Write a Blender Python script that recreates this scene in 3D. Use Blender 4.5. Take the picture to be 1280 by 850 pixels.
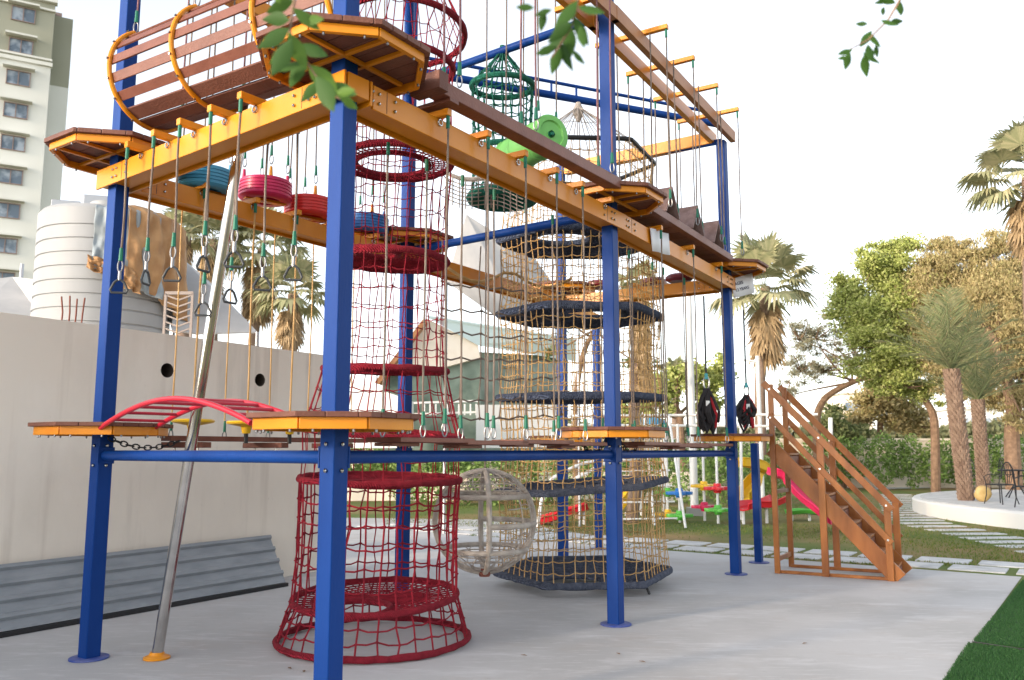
import bpy, math, random
import numpy as np
from mathutils import Vector, Matrix
from mathutils.geometry import tessellate_polygon
random.seed(7); rng = np.random.default_rng(7)
R_ = math.radians
for o in list(bpy.data.objects): bpy.data.objects.remove(o)
sc = bpy.context.scene
COL = sc.collection
# ---------------------------------------------------------------- camera
F, PIT, EYE = 1045.5, R_(7.5), 1.6
CP, SP = math.cos(PIT), math.sin(PIT)
cd = bpy.data.cameras.new('camera'); cam = bpy.data.objects.new('camera', cd); COL.objects.link(cam)
cam.location = (0, 0, EYE); cam.rotation_euler = (R_(97.5), 0, 0)
cd.sensor_width = 36; cd.lens = 36*F/1280; cd.clip_start = .05; cd.clip_end = 2000
cd.dof.use_dof = True; cd.dof.focus_distance = 7.5; cd.dof.aperture_fstop = 3.2
sc.camera = cam
# ---------------------------------------------------------------- world, sun, exposure
SUN_DIR = Vector((-.82, -.57, 0)).normalized(); SUN_EL = R_(13)
w = bpy.data.worlds.new('World'); sc.world = w; w.use_nodes = True
nt = w.node_tree; bg = nt.nodes['Background']
sky = nt.nodes.new('ShaderNodeTexSky'); sky.sky_type = 'NISHITA'; sky.sun_disc = False
sky.sun_elevation = SUN_EL; sky.sun_rotation = math.atan2(SUN_DIR.x, SUN_DIR.y)
sky.air_density = 1.0; sky.dust_density = 1.2; sky.ozone_density = 1.5
hs = nt.nodes.new('ShaderNodeHueSaturation'); hs.inputs['Saturation'].default_value = .30
nt.links.new(sky.outputs[0], hs.inputs['Color'])
nt.links.new(hs.outputs[0], bg.inputs['Color']); bg.inputs['Strength'].default_value = .15
sd = bpy.data.lights.new('sun', 'SUN'); sun = bpy.data.objects.new('sun', sd); COL.objects.link(sun)
sd.energy = 1.0; sd.angle = R_(5); sd.color = (1, .76, .52)
sdir = Vector((SUN_DIR.x*math.cos(SUN_EL), SUN_DIR.y*math.cos(SUN_EL), math.sin(SUN_EL)))
sun.rotation_euler = sdir.to_track_quat('Z', 'Y').to_euler()
sc.view_settings.view_transform = 'Standard'; sc.view_settings.look = 'None'
sc.view_settings.exposure = 1.82; sc.view_settings.gamma = 1; sc.view_settings.use_curve_mapping = False
# ---------------------------------------------------------------- picture point -> world point
def at(px, py, Y):
    b = (425-py)/F; Z = Y*(SP+b*CP)/(CP-b*SP); zc = Y*CP+Z*SP
    return Vector(((px-640)/F*zc, Y, Z+EYE))
def atz(px, py, z):
    b = (425-py)/F; Z = z-EYE; Y = Z*(CP-b*SP)/(SP+b*CP); zc = Y*CP+Z*SP
    return Vector(((px-640)/F*zc, Y, z))
def gnd(px, py, z=0.): return atz(px, py, z)
# ---------------------------------------------------------------- materials
def mat(name, col, rough=.6, col2=None, scale=6., bump=0., bscale=40., metal=0., coat=0., stretch=(1, 1, 1), island=None, trans=0., lo=.35, hi=.65, wave=None):
    m = bpy.data.materials.new(name); m.use_nodes = True; n = m.node_tree.nodes; l = m.node_tree.links
    p = n['Principled BSDF']; p.inputs['Roughness'].default_value = rough; p.inputs['Metallic'].default_value = metal
    p.inputs['Base Color'].default_value = (*col, 1)
    if not metal: p.inputs['Specular IOR Level'].default_value = .28
    if coat: p.inputs['Coat Weight'].default_value = coat; p.inputs['Coat Roughness'].default_value = .15
    tc = n.new('ShaderNodeTexCoord'); mp = n.new('ShaderNodeMapping'); mp.inputs['Scale'].default_value = stretch
    l.new(tc.outputs['Object'], mp.inputs['Vector']); out = None
    if col2:
        nz = n.new('ShaderNodeTexNoise'); nz.inputs['Scale'].default_value = scale; nz.inputs['Detail'].default_value = 6
        l.new(mp.outputs[0], nz.inputs['Vector'])
        cr = n.new('ShaderNodeValToRGB'); cr.color_ramp.elements[0].position = lo; cr.color_ramp.elements[1].position = hi
        cr.color_ramp.elements[0].color = (*col, 1); cr.color_ramp.elements[1].color = (*col2, 1)
        l.new(nz.outputs['Fac'], cr.inputs[0]); out = cr.outputs[0]
    if island:
        g = n.new('ShaderNodeNewGeometry'); c3 = n.new('ShaderNodeValToRGB')
        e = c3.color_ramp.elements; e[0].color = (*island[0], 1); e[1].color = (*island[-1], 1); e[1].position = 1
        for k in range(1, len(island)-1):
            q = e.new(k/(len(island)-1)); q.color = (*island[k], 1)
        l.new(g.outputs['Random Per Island'], c3.inputs[0])
        if out:
            mx = n.new('ShaderNodeMix'); mx.data_type = 'RGBA'; mx.inputs['Factor'].default_value = .55
            l.new(out, mx.inputs['A']); l.new(c3.outputs[0], mx.inputs['B']); out = mx.outputs['Result']
        else: out = c3.outputs[0]
    if out: l.new(out, p.inputs['Base Color'])
    if trans:
        p.inputs['Specular IOR Level'].default_value = .25
        tr = n.new('ShaderNodeBsdfTranslucent'); ms = n.new('ShaderNodeMixShader'); ms.inputs[0].default_value = trans
        if out: l.new(out, tr.inputs['Color'])
        else: tr.inputs['Color'].default_value = (*col, 1)
        l.new(p.outputs[0], ms.inputs[1]); l.new(tr.outputs[0], ms.inputs[2]); l.new(ms.outputs[0], n['Material Output'].inputs['Surface'])
    if bump:
        bn = n.new('ShaderNodeBump'); bn.inputs['Strength'].default_value = bump; bn.inputs['Distance'].default_value = .02
        if wave:
            t = n.new('ShaderNodeTexWave'); t.inputs['Scale'].default_value = wave; t.bands_direction = 'DIAGONAL'; t.inputs['Distortion'].default_value = 1.5
            l.new(mp.outputs[0], t.inputs['Vector']); l.new(t.outputs['Fac'], bn.inputs['Height'])
        else:
            t = n.new('ShaderNodeTexNoise'); t.inputs['Scale'].default_value = bscale; t.inputs['Detail'].default_value = 5
            l.new(mp.outputs[0], t.inputs['Vector']); l.new(t.outputs['Fac'], bn.inputs['Height'])
        l.new(bn.outputs[0], p.inputs['Normal'])
    return m
M = {}
M['blue'] = mat('blue_paint', (.0015, .030, .165), .5, (.004, .044, .22), 3, .08, 60, stretch=(1, 1, .3), lo=.3, hi=.75)
M['bluetop'] = mat('blue_plate', (.03, .06, .26), .5, (.10, .12, .28), 14, .1)
M['yellow'] = mat('yellow_paint', (.56, .185, .004), .36, (.66, .25, .010), 2.2, .05, 60, coat=.1, lo=.3, hi=.7)
M['deck'] = mat('brown_deck', (.10, .036, .024), .6, (.17, .07, .048), 5, .25, 60, island=[(.085, .03, .02), (.14, .055, .038), (.19, .085, .06)])
M['slat'] = mat('slat_wood', (.12, .036, .022), .5, (.20, .072, .046), 7, .15, 50, coat=.08, island=[(.11, .035, .022), (.19, .07, .045)])
M['stair'] = mat('stair_wood', (.20, .060, .010), .42, (.34, .12, .025), 5, .25, 30, coat=.1, stretch=(1, 1, .25))
M['red'] = mat('red_paint', (.42, .012, .03), .35, coat=.3)
M['redrope'] = mat('red_rope', (.20, .006, .018), .85, (.34, .014, .03), 9, .6, wave=60)
M['redwrap'] = mat('red_wrap', (.24, .006, .020), .85, (.36, .015, .035), 20, 1., wave=30)
M['orope'] = mat('orange_rope', (.48, .29, .11), .9, (.64, .42, .20), 6, .5, wave=60)
M['grope'] = mat('grey_rope', (.20, .155, .13), .9, (.30, .24, .20), 8, .6, wave=60)
M['wrope'] = mat('pale_rope', (.52, .47, .42), .9, (.36, .31, .27), 12, .5, wave=50)
M['clip'] = mat('dull_clip_metal', (.22, .22, .23), .4, metal=.9)
M['mrope'] = mat('mauve_rope', (.28, .14, .15), .9, (.20, .11, .12), 8, .5, wave=60)
M['drope'] = mat('dark_rope', (.045, .045, .05), .9)
M['greenrope'] = mat('green_rope', (.008, .10, .07), .85, (.015, .16, .11), 20, .6, wave=40)
M['navy'] = mat('navy_wrap', (.045, .060, .11), .9, (.10, .125, .19), 25, 1., wave=25)
M['sleeve'] = mat('green_sleeve', (.01, .14, .085), .5)
M['steel'] = mat('steel', (.42, .42, .42), .2, (.36, .35, .33), 12, metal=1.)
M['galv'] = mat('galvanised', (.35, .36, .38), .45, metal=.8)
M['black'] = mat('black_metal', (.02, .02, .022), .45)
M['rubber'] = mat('black_rubber', (.045, .05, .055), .5)
M['dark'] = mat('drain_pipe_inside', (.07, .055, .045), .9)
def layered(name, base, layers, rough=.85, bump=.15, bscale=50):
    m = bpy.data.materials.new(name); m.use_nodes = True; n = m.node_tree.nodes; l = m.node_tree.links; p = n['Principled BSDF']; p.inputs['Roughness'].default_value = rough
    tc = n.new('ShaderNodeTexCoord'); cur = None
    for col, sc_, stretch, lo, hi, amt, rgh in layers:
        mp = n.new('ShaderNodeMapping'); mp.inputs['Scale'].default_value = stretch; mp.inputs['Rotation'].default_value = (0, 0, .55); l.new(tc.outputs['Object'], mp.inputs['Vector'])
        nz = n.new('ShaderNodeTexNoise'); nz.inputs['Scale'].default_value = sc_; nz.inputs['Detail'].default_value = 8; nz.inputs['Roughness'].default_value = rgh; l.new(mp.outputs[0], nz.inputs['Vector'])
        mr = n.new('ShaderNodeMapRange'); mr.inputs['From Min'].default_value = lo; mr.inputs['From Max'].default_value = hi; mr.inputs['To Max'].default_value = amt; l.new(nz.outputs['Fac'], mr.inputs['Value'])
        mx = n.new('ShaderNodeMix'); mx.data_type = 'RGBA'; l.new(mr.outputs[0], mx.inputs['Factor']); mx.inputs['B'].default_value = (*col, 1)
        if cur: l.new(cur, mx.inputs['A'])
        else: mx.inputs['A'].default_value = (*base, 1)
        cur = mx.outputs['Result']
    l.new(cur, p.inputs['Base Color'])
    bn = n.new('ShaderNodeBump'); bn.inputs['Strength'].default_value = bump; bn.inputs['Distance'].default_value = .01; nz = n.new('ShaderNodeTexNoise'); nz.inputs['Scale'].default_value = bscale; nz.inputs['Detail'].default_value = 6
    l.new(tc.outputs['Object'], nz.inputs['Vector']); l.new(nz.outputs['Fac'], bn.inputs['Height']); l.new(bn.outputs[0], p.inputs['Normal']); return m
M['concrete'] = layered('concrete', (.46, .455, .455), [((.33, .325, .32), .42, (1, 1, 1), .44, .60, .6, .55), ((.58, .58, .59), .9, (1, 3, 1), .53, .66, .55, .7), ((.37, .32, .285), .8, (1, 1.6, 1), .53, .66, .35, .75), ((.19, .18, .175), 7, (1, 1, 1), .61, .72, .5, .78), ((.55, .55, .55), 3.5, (1, 6, 1), .54, .66, .6, .7), ((.15, .14, .13), 38, (1, 1, 1), .68, .76, .6, .6)], .75)
M['wall'] = layered('plaster', (.76, .69, .60), [((.64, .58, .51), .6, (1, 1, .6), .44, .60, .5, .6), ((.42, .35, .29), 4, (1, 1, .05), .57, .70, .4, .5), ((.80, .74, .66), 1.3, (1, 1, .4), .52, .64, .5, .6), ((.34, .29, .25), 16, (1, 1, .4), .66, .76, .4, .7), ((.48, .43, .38), 1.1, (1, 1, .12), .58, .68, .4, .7)], .85)
M['sheet'] = mat('grey_sheet', (.20, .22, .24), .5, (.26, .28, .30), 3, metal=.15, stretch=(1, 1, 4))
M['paver'] = mat('paver', (.44, .44, .44), .8, (.58, .58, .58), 4, .15)
M['white'] = mat('white_paint', (.66, .66, .65), .5)
M['cream'] = mat('cream_wall', (.74, .64, .52), .85, (.80, .71, .60), 2)
M['paper'] = mat('paper', (.74, .74, .78), .7)
M['ink'] = mat('ink', (.10, .10, .14), .7)
M['cloth'] = mat('white_cloth', (.48, .48, .48), .8, (.58, .57, .56), 2, .3, 6, trans=.2)
M['tankw'] = mat('tank_plastic', (.25, .262, .27), .6, (.31, .32, .33), 1.2, stretch=(1, 1, .25))
M['tarp'] = mat('brown_tarp', (.30, .16, .07), .7, (.42, .25, .12), 4, .5, 8)
M['tarp2'] = mat('blue_grey_tarp', (.22, .26, .29), .7, (.30, .34, .36), 4, .4, 8)
M['bldg'] = mat('tower_cream', (.60, .60, .55), .85, (.68, .68, .63), .15)
M['bldg2'] = mat('tower_olive', (.29, .29, .22), .85, (.33, .33, .26), .15)
M['glass'] = mat('window_glass', (.13, .17, .22), .15, (.35, .40, .46), .9, lo=.45, hi=.6)
M['wframe'] = mat('window_frame', (.26, .19, .17), .6)
M['bark'] = mat('bark', (.16, .10, .065), .9, (.26, .17, .11), 8, 1., 20)
M['pbark'] = mat('palm_bark', (.14, .09, .065), .9, (.27, .19, .14), 6, .8, 14, island=[(.12, .075, .055), (.27, .19, .14), (.18, .125, .09)])
def leafm(n, cols, tr=.3): return mat(n, cols[0], .6, island=cols, trans=tr)
M['leafg'] = leafm('green_leaves', [(.24, .29, .07), (.38, .43, .12), (.52, .53, .22)])
M['leafb'] = leafm('olive_brown_leaves', [(.32, .26, .12), (.46, .36, .18), (.32, .30, .12), (.55, .44, .24)])
M['leafd'] = leafm('dull_leaves', [(.13, .18, .07), (.20, .24, .10), (.27, .28, .14)])
M['leafh'] = leafm('hedge_leaves', [(.11, .20, .05), (.19, .29, .08), (.30, .40, .14)])
M['leafs'] = leafm('sparse_leaves', [(.26, .25, .17), (.36, .33, .24), (.30, .31, .18)])
M['leafn'] = leafm('near_leaves', [(.025, .07, .012), (.05, .12, .02)], .35)
M['fan'] = leafm('fan_leaves', [(.22, .24, .13), (.34, .34, .19), (.46, .42, .26)])
M['fand'] = leafm('dead_fan_leaves', [(.26, .18, .10), (.42, .30, .17), (.34, .24, .13)], .2)
M['date'] = leafm('date_leaves', [(.15, .19, .09), (.24, .27, .13), (.30, .27, .15)])
M['grass'] = leafm('grass_blades', [(.07, .12, .015), (.12, .18, .03), (.24, .20, .07)], .2)
M['turf'] = leafm('turf_fibres', [(.018, .07, .018), (.03, .10, .028), (.05, .13, .04)], .1)
M['turfb'] = mat('turf_backing', (.016, .055, .016), .95)
M['lawn'] = mat('lawn_soil', (.10, .14, .03), .95, (.24, .17, .075), .35, .3, 30, lo=.42, hi=.62)
M['land'] = mat('land', (.13, .15, .05), .95, (.22, .17, .09), .08)
for n, c in dict(tyreb=(.05, .26, .42), tyrep=(.50, .015, .09), tyrer=(.60, .035, .03), tyred=(.02, .12, .36), pgreen=(.10, .42, .06), pyel=(.70, .42, .02), pred=(.55, .02, .03), pblue=(.02, .16, .50), ppink=(.55, .02, .09), maroon=(.14, .015, .02), teal=(.03, .28, .32)).items():
    M[n] = mat(n+'_plastic', c, .38, coat=.15)
M['gbld'] = mat('green_glass_wall', (.10, .14, .11), .3, (.26, .32, .26), 1.2)
M['groof'] = mat('pale_green_roof', (.56, .63, .56), .6)
M['chrome'] = mat('polished_steel', (.62, .60, .57), .13, (.50, .48, .46), 8, metal=1.)
M['navyl'] = mat('faded_navy_wrap', (.085, .10, .15), .9, (.15, .17, .23), 18, 1., wave=25)
M['drum'] = mat('drum_green', (.14, .42, .10), .5, (.19, .50, .14), 3)
M['hut'] = mat('hut_roof_wood', (.16, .10, .09), .7, (.24, .16, .15), 9, .3, 40)
M['rock'] = mat('yellow_rock', (.42, .28, .10), .9, (.55, .40, .18), 4, .6, 8)
M['rust'] = mat('rusty_bar', (.20, .07, .05), .8)
M['plastic'] = mat('taupe_plastic', (.25, .21, .19), .5)
M['harn'] = mat('harness_black', (.02, .018, .02), .8)
M['harr'] = mat('harness_red', (.40, .02, .03), .8)
M['far'] = leafm('far_foliage', [(.13, .15, .07), (.20, .21, .11), (.27, .26, .15)])
M['blue'].node_tree.nodes['Principled BSDF'].inputs['Specular IOR Level'].default_value = .16
# ---------------------------------------------------------------- mesh builder
def frame(d, up=Vector((0, 0, 1))):
    d = Vector(d).normalized(); up = Vector(up)
    s = d.cross(up)
    if s.length < 1e-4: s = d.cross(Vector((1, 0, 0)))
    s.normalize(); return d, s, s.cross(d).normalized()
class MB:
    def __init__(s): s.v = []; s.f = []
    def box(s, c, sz, rz=0., axes=None):
        if axes is None: axes = (Vector((math.cos(rz), math.sin(rz), 0)), Vector((-math.sin(rz), math.cos(rz), 0)), Vector((0, 0, 1)))
        c = Vector(c); n = len(s.v)
        for k in (-.5, .5):
            for i, j in ((-.5, -.5), (.5, -.5), (.5, .5), (-.5, .5)):
                s.v.append(c+axes[0]*sz[0]*i+axes[1]*sz[1]*j+axes[2]*sz[2]*k)
        s.f += [(n+3, n+2, n+1, n), (n+4, n+5, n+6, n+7)]+[(n+i, n+(i+1) % 4, n+4+(i+1) % 4, n+4+i) for i in range(4)]
        return s
    def bar(s, a, b, wd, ht, up=(0, 0, 1)):
        a = Vector(a); b = Vector(b); d, sd_, u = frame(b-a, up)
        return s.box((a+b)/2, ((b-a).length, wd, ht), axes=(d, sd_, u))
    def tube(s, pts, r, n=8, closed=False, caps=True):
        pts = [Vector(p) for p in pts]; N = len(pts); rs = r if isinstance(r, (list, tuple)) else [r]*N
        base = len(s.v); prev = None
        for i, p in enumerate(pts):
            if closed: t = pts[(i+1) % N]-pts[i-1]
            else: t = pts[min(i+1, N-1)]-pts[max(i-1, 0)]
            if t.length < 1e-9: t = Vector((0, 0, 1))
            t.normalize()
            if prev is None: _, a, _ = frame(t)
            else:
                a = prev-t*prev.dot(t)
                if a.length < 1e-5: _, a, _ = frame(t)
                a.normalize()
            prev = a; b = t.cross(a)
            for k in range(n):
                th = 2*math.pi*k/n; s.v.append(p+(a*math.cos(th)+b*math.sin(th))*rs[i])
        for i in range(N if closed else N-1):
            j = (i+1) % N
            for k in range(n):
                k2 = (k+1) % n; s.f.append((base+i*n+k, base+i*n+k2, base+j*n+k2, base+j*n+k))
        if caps and not closed:
            s.f.append(tuple(base+k for k in range(n))[::-1]); s.f.append(tuple(base+(N-1)*n+k for k in range(n)))
        return s
    def hoop(s, c, R, r, n=48, m=8, a=None, b=None, ph=0., wob=0.):
        a = a or Vector((1, 0, 0)); b = b or Vector((0, 1, 0)); c = Vector(c)
        pts = [c+a*math.cos(2*math.pi*i/n+ph)*R+b*math.sin(2*math.pi*i/n+ph)*R+Vector((0, 0, wob*math.sin(2*math.pi*i/n*2+1))) for i in range(n)]
        return s.tube(pts, r, m, closed=True)
    def lathe(s, prof, c, n=24, axis=(0, 0, 1), cap=True):
        c = Vector(c); d, a, b = frame(axis, (0, 1, 0) if abs(Vector(axis).normalized().z) > .9 else (0, 0, 1)); base = len(s.v)
        for r, h in prof:
            for k in range(n):
                t = 2*math.pi*k/n; s.v.append(c+d*h+(a*math.cos(t)+b*math.sin(t))*max(r, 1e-4))
        for i in range(len(prof)-1):
            for k in range(n):
                k2 = (k+1) % n; s.f.append((base+i*n+k, base+(i+1)*n+k, base+(i+1)*n+k2, base+i*n+k2))
        if cap:
            s.f.append(tuple(base+k for k in range(n))); s.f.append(tuple(base+(len(prof)-1)*n+k for k in range(n))[::-1])
        return s
    def prism(s, poly, z0, z1):
        n = len(s.v); k = len(poly)
        for z in (z0, z1):
            for p in poly: s.v.append(Vector((p[0], p[1], z)))
        s.f += [tuple(range(n, n+k))[::-1], tuple(range(n+k, n+2*k))]+[(n+i, n+(i+1) % k, n+k+(i+1) % k, n+k+i) for i in range(k)]
        return s
    def knot(s, p, r):
        n = len(s.v)
        for d in ((1, 0, 0), (0, 1, 0), (-1, 0, 0), (0, -1, 0), (0, 0, 1), (0, 0, -1)): s.v.append(Vector(p)+Vector(d)*r)
        for i in range(4): s.f += [(n+i, n+(i+1) % 4, n+4), (n+(i+1) % 4, n+i, n+5)]
        return s
    def build(s, name, m, parent=None, smooth=True, bevel=0., ang=35):
        me = bpy.data.meshes.new(name); me.from_pydata([tuple(x) for x in s.v], [], s.f); me.update()
        if smooth:
            me.polygons.foreach_set('use_smooth', [True]*len(me.polygons)); me.set_sharp_from_angle(angle=R_(ang))
        me.materials.append(M[m] if isinstance(m, str) else m)
        o = bpy.data.objects.new(name, me); COL.objects.link(o)
        if parent:
            o.parent = parent; o.matrix_parent_inverse = ROOT[parent.name].inverted()
            ROOT[o.name] = Matrix()
        else: ROOT[o.name] = Matrix()
        if bevel:
            bm = o.modifiers.new('bevel', 'BEVEL'); bm.width = bevel; bm.segments = 2; bm.limit_method = 'ANGLE'
        return o
ROOT = {}
def tag(o, label, cat, group=None, kind=None):
    o['label'] = label; o['category'] = cat
    if group: o['group'] = group
    if kind: o['kind'] = kind
    return o
def thing(name, label, cat, loc=(0, 0, 0), group=None):
    o = bpy.data.objects.new(name, None); COL.objects.link(o); o.location = loc; o.empty_display_size = .1
    ROOT[o.name] = Matrix.Translation(loc); return tag(o, label, cat, group)
def struct(o): o['kind'] = 'structure'; return o
def npmesh(name, V, Fc, m, parent=None, smooth=False):
    me = bpy.data.meshes.new(name); V = np.asarray(V, dtype=np.float32); Fc = np.asarray(Fc, dtype=np.int32); k = Fc.shape[1]
    me.vertices.add(len(V)); me.vertices.foreach_set('co', V.ravel())
    me.loops.add(Fc.size); me.loops.foreach_set('vertex_index', Fc.ravel())
    me.polygons.add(len(Fc)); me.polygons.foreach_set('loop_start', np.arange(0, Fc.size, k, dtype=np.int32))
    me.update(calc_edges=True); me.validate(); me.materials.append(M[m])
    o = bpy.data.objects.new(name, me); COL.objects.link(o)
    if parent: o.parent = parent; o.matrix_parent_inverse = ROOT[parent.name].inverted(); ROOT[o.name] = Matrix()
    else: ROOT[o.name] = Matrix()
    return o
def leaves(centers, size, droop=0., aspect=.5):
    n = len(centers); d = rng.normal(size=(n, 3)); d[:, 2] -= droop; d /= np.linalg.norm(d, axis=1)[:, None]
    e = rng.normal(size=(n, 3)); e -= (e*d).sum(1)[:, None]*d; e /= np.linalg.norm(e, axis=1)[:, None]
    L = (size*rng.uniform(.6, 1.3, n))[:, None]; c = centers
    V = np.stack([c-d*L*.5, c+e*L*aspect*.5, c+d*L*.5, c-e*L*aspect*.5], 1).reshape(-1, 3)
    return V, np.arange(4*n).reshape(-1, 4)
def lerp(a, b, t): return a+(b-a)*t
V3 = Vector
# ================================================================ GROUND
g = MB(); g.prism([(-300, -40), (300, -40), (300, 500), (-300, 500)], -1.0, -.05); struct(g.build('ground', 'land', smooth=False))
lawn = MB(); lawn.prism([(-30, 12), (60, 3), (60, 60), (-30, 60)], -.045, -.004); struct(lawn.build('lawn', 'lawn', smooth=False))
e0 = gnd(1277, 721); e1 = gnd(1135, 711); e2 = gnd(832, 688); e3 = gnd(640, 650); cr = gnd(1183, 850)
rd = (cr-e0).normalized()
sl = MB(); far = e2+(e2-e0)*1.2
poly = [(e0.x, e0.y), (e2.x, e2.y), (e3.x, e3.y), (e3.x-12, e3.y+2.), (-14, 9), (-14, -6), (e0.x+rd.x*18, e0.y+rd.y*18)]
sl.prism(poly, -.3, 0); struct(sl.build('concrete_slab', 'concrete', smooth=False))
# ================================================================ posts
P = {0: V3((-3.275, 6.741, 0)), 1: V3((-1.059, 5.026, 0)), 2: V3((.960, 8.007, 0)), 3: V3((2.913, 11.178, 0)), 4: V3((-1.233, 9.633, 0)), 5: V3((.754, 12.61, 0)), 6: V3((3.54, 12.3, 0)), 7: V3((1.42, 13.96, 0))}
RZ = math.atan2(.828, .561)
H = {0: 7.4, 1: 7.4, 2: 7.4, 3: 5.86, 4: 7.4, 5: 6.0, 6: 1.70, 7: 3.72}
ZB, ZT = 3.748, 3.91          # mid beams
tower = thing('rope_course_frame', 'tall blue steel post frame with yellow beams and octagonal brown platforms on the concrete slab', 'climbing frame')
def up(p, z): return V3((p.x, p.y, z))
posts = {}
for k, p in P.items():
    w_ = .12 if k < 6 else .10
    o = MB().box((p.x, p.y, H[k]/2), (w_, w_, H[k]), RZ).build('post', 'blue', tower, bevel=.007)
    posts[k] = o
    MB().lathe([(.145, .002), (.145, .012), (.135, .016)], (p.x, p.y, 0), 28).build('base_plate', 'bluetop', o)
    if k < 6:
        b = MB()
        for nx, ny in ((math.cos(RZ+math.pi), math.sin(RZ+math.pi)), (math.cos(RZ-math.pi/2), math.sin(RZ-math.pi/2))):
            for z in (1.48, 1.635):
                b.lathe([(.013, 0), (.013, .012), (.006, .018)], (p.x+nx*w_/2, p.y+ny*w_/2, z), 8, axis=(nx, ny, 0))
        b.build('bolt', 'steel', o)
def dirn(a, b): return (P[b]-P[a]).normalized()
def midbeam(a, b, ext=0., e2=0.):
    d = dirn(a, b); A = P[a]-d*ext; B = P[b]+d*e2
    m = MB(); zc = (ZB+ZT)/2
    sd0 = d.cross(V3((0, 0, 1)))
    m.bar(up(A, zc+.012), up(B, zc+.012), .172, ZT-ZB-.03)
    for q in (-1, 1): m.bar(up(A, zc)+sd0*q*.109, up(B, zc)+sd0*q*.109, .018, ZT-ZB)
    o = m.build('beam', 'yellow', tower, bevel=.004)
    s = d.cross(V3((0, 0, 1)))
    bo = MB()
    for end, sg in ((P[a], 1), (P[b], -1)):
        for q in (.13, .19, .34):
            for z in (ZB+.05, ZB+.115):
                for side in (-1, 1):
                    bo.lathe([(.011, 0), (.011, .01), (.005, .016)], up(end, z)+d*q*sg+s*side*.118, 7, axis=s*side); bo.build('bolt', 'steel', o); bo = MB()
    j = MB()
    for end, sg in ((P[a], 1), (P[b], -1)):
        for side in (-1, 1): MB().bar(up(end, (ZB+ZT)/2+.003)+d*sg*.265+s*side*.1175, up(end, (ZB+ZT)/2+.003)+d*sg*.269+s*side*.1175, .004, .145).build('joint', 'black', o)
midbeam(0, 1, .15, .137); midbeam(1, 2, -.14, .14); midbeam(2, 3, -.145, .42); midbeam(0, 4, -.14, .14); midbeam(4, 5, -.145, .137); midbeam(5, 3, -.14, -.14)
MB().bar(up(P[5], 3.80)+dirn(5, 7)*.1, up(P[7], 3.80), .12, .14).build('beam', 'yellow', tower, bevel=.004)
for a, b in ((0, 1), (1, 2), (2, 3), (0, 4), (4, 5), (5, 3)):
    d = dirn(a, b); A = up(P[a], 1.558)+d*.05; B = up(P[b], 1.558)-d*.05
    o = MB().tube([A, B], .040, 20).build('low_tube', 'blue', tower)
    for q in (A+d*.014, B-d*.014): MB().box(q, (.012, .13, .13), math.atan2(d.y, d.x)).build('flange', 'blue', o, smooth=False, bevel=.003)
for a, b, za, zb, r in ((4, 2, 3.92, 3.92, .045), (4, 2, 6.0, 6.0, .045), (4, 3, 6.17, 6.10, .048), (5, 3, 5.93, 5.86, .04)):
    MB().tube([up(P[a], za), up(P[b], zb)], r, 16).build('cross_tube', 'blue', tower)
for a, b in ((0, 1), (1, 2), (0, 4), (4, 2)): MB().tube([up(P[a], 7.34), up(P[b], 7.34)], .045, 12).build('cross_tube', 'blue', tower)
d43 = (P[3]-P[4]); o = MB().tube([up(lerp(P[4], P[3], .05), 6.36), up(lerp(P[4], P[3], .97), 6.26)], .022, 10)
for t in (.2, .42, .5, .75): o.tube([up(lerp(P[4], P[3], t), 6.1), up(lerp(P[4], P[3], t), 6.33)], .015, 8)
o.build('upper_tube', 'blue', tower)
MB().tube([up(P[4], 5.6)+V3((.0, 0, 0)), V3((-1.12, 8.6, 6.6)), V3((-1.1, 8.0, 7.2))], .05, 12).build('brace', 'blue', tower)
# top beams (pairs)
TZ = 5.93
def topbeam(A, B, ht=.15, m='deck', wd=.07):
    MB().bar(up(A, TZ), up(B, TZ), wd, ht).build('top_beam', m, tower, bevel=.004)
n12 = V3((.828, -.561, 0)); n23 = V3((dirn(2, 3).y, -dirn(2, 3).x, 0))
M['topwood'] = mat('top_wood', (.34, .14, .055), .5, (.42, .19, .08), 3, .2, 40)
topbeam(P[2]+n23*.13-dirn(2, 3)*.1, P[3]+n23*.13+dirn(2, 3)*.12, m='topwood'); topbeam(P[2]-n23*.13-dirn(2, 3)*.1, P[3]-n23*.13+dirn(2, 3)*.1, m='yellow')
topbeam(P[1]+n12*.13, P[2]+n12*.13-dirn(1, 2)*.02, m='topwood'); topbeam(P[1]-n12*.13, P[2]-n12*.13-dirn(1, 2)*.02, m='yellow')
topbeam(P[5]+dirn(5, 3)*.1, P[3]-dirn(5, 3)*.12, .17, 'yellow', .12)
for (a, b) in ((0, 1), (0, 4)): topbeam(P[a], P[b], .16, 'yellow', .12)
def topstub(p, n, l0, l1): MB().bar(up(p, TZ+.10)+n*l1, up(p, TZ+.10)-n*l0, .055, .05).build('rope_arm', 'yellow', tower, bevel=.004)
TS23 = [.62, 1.45, 2.3, 3.15]; TS12 = [.75, 1.6, 2.5, 3.3]
for s in TS23: topstub(P[2]+dirn(2, 3)*s, n23, .42, .42)
for s in TS12: topstub(P[1]+dirn(1, 2)*s, n12, .42, .42)
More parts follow.
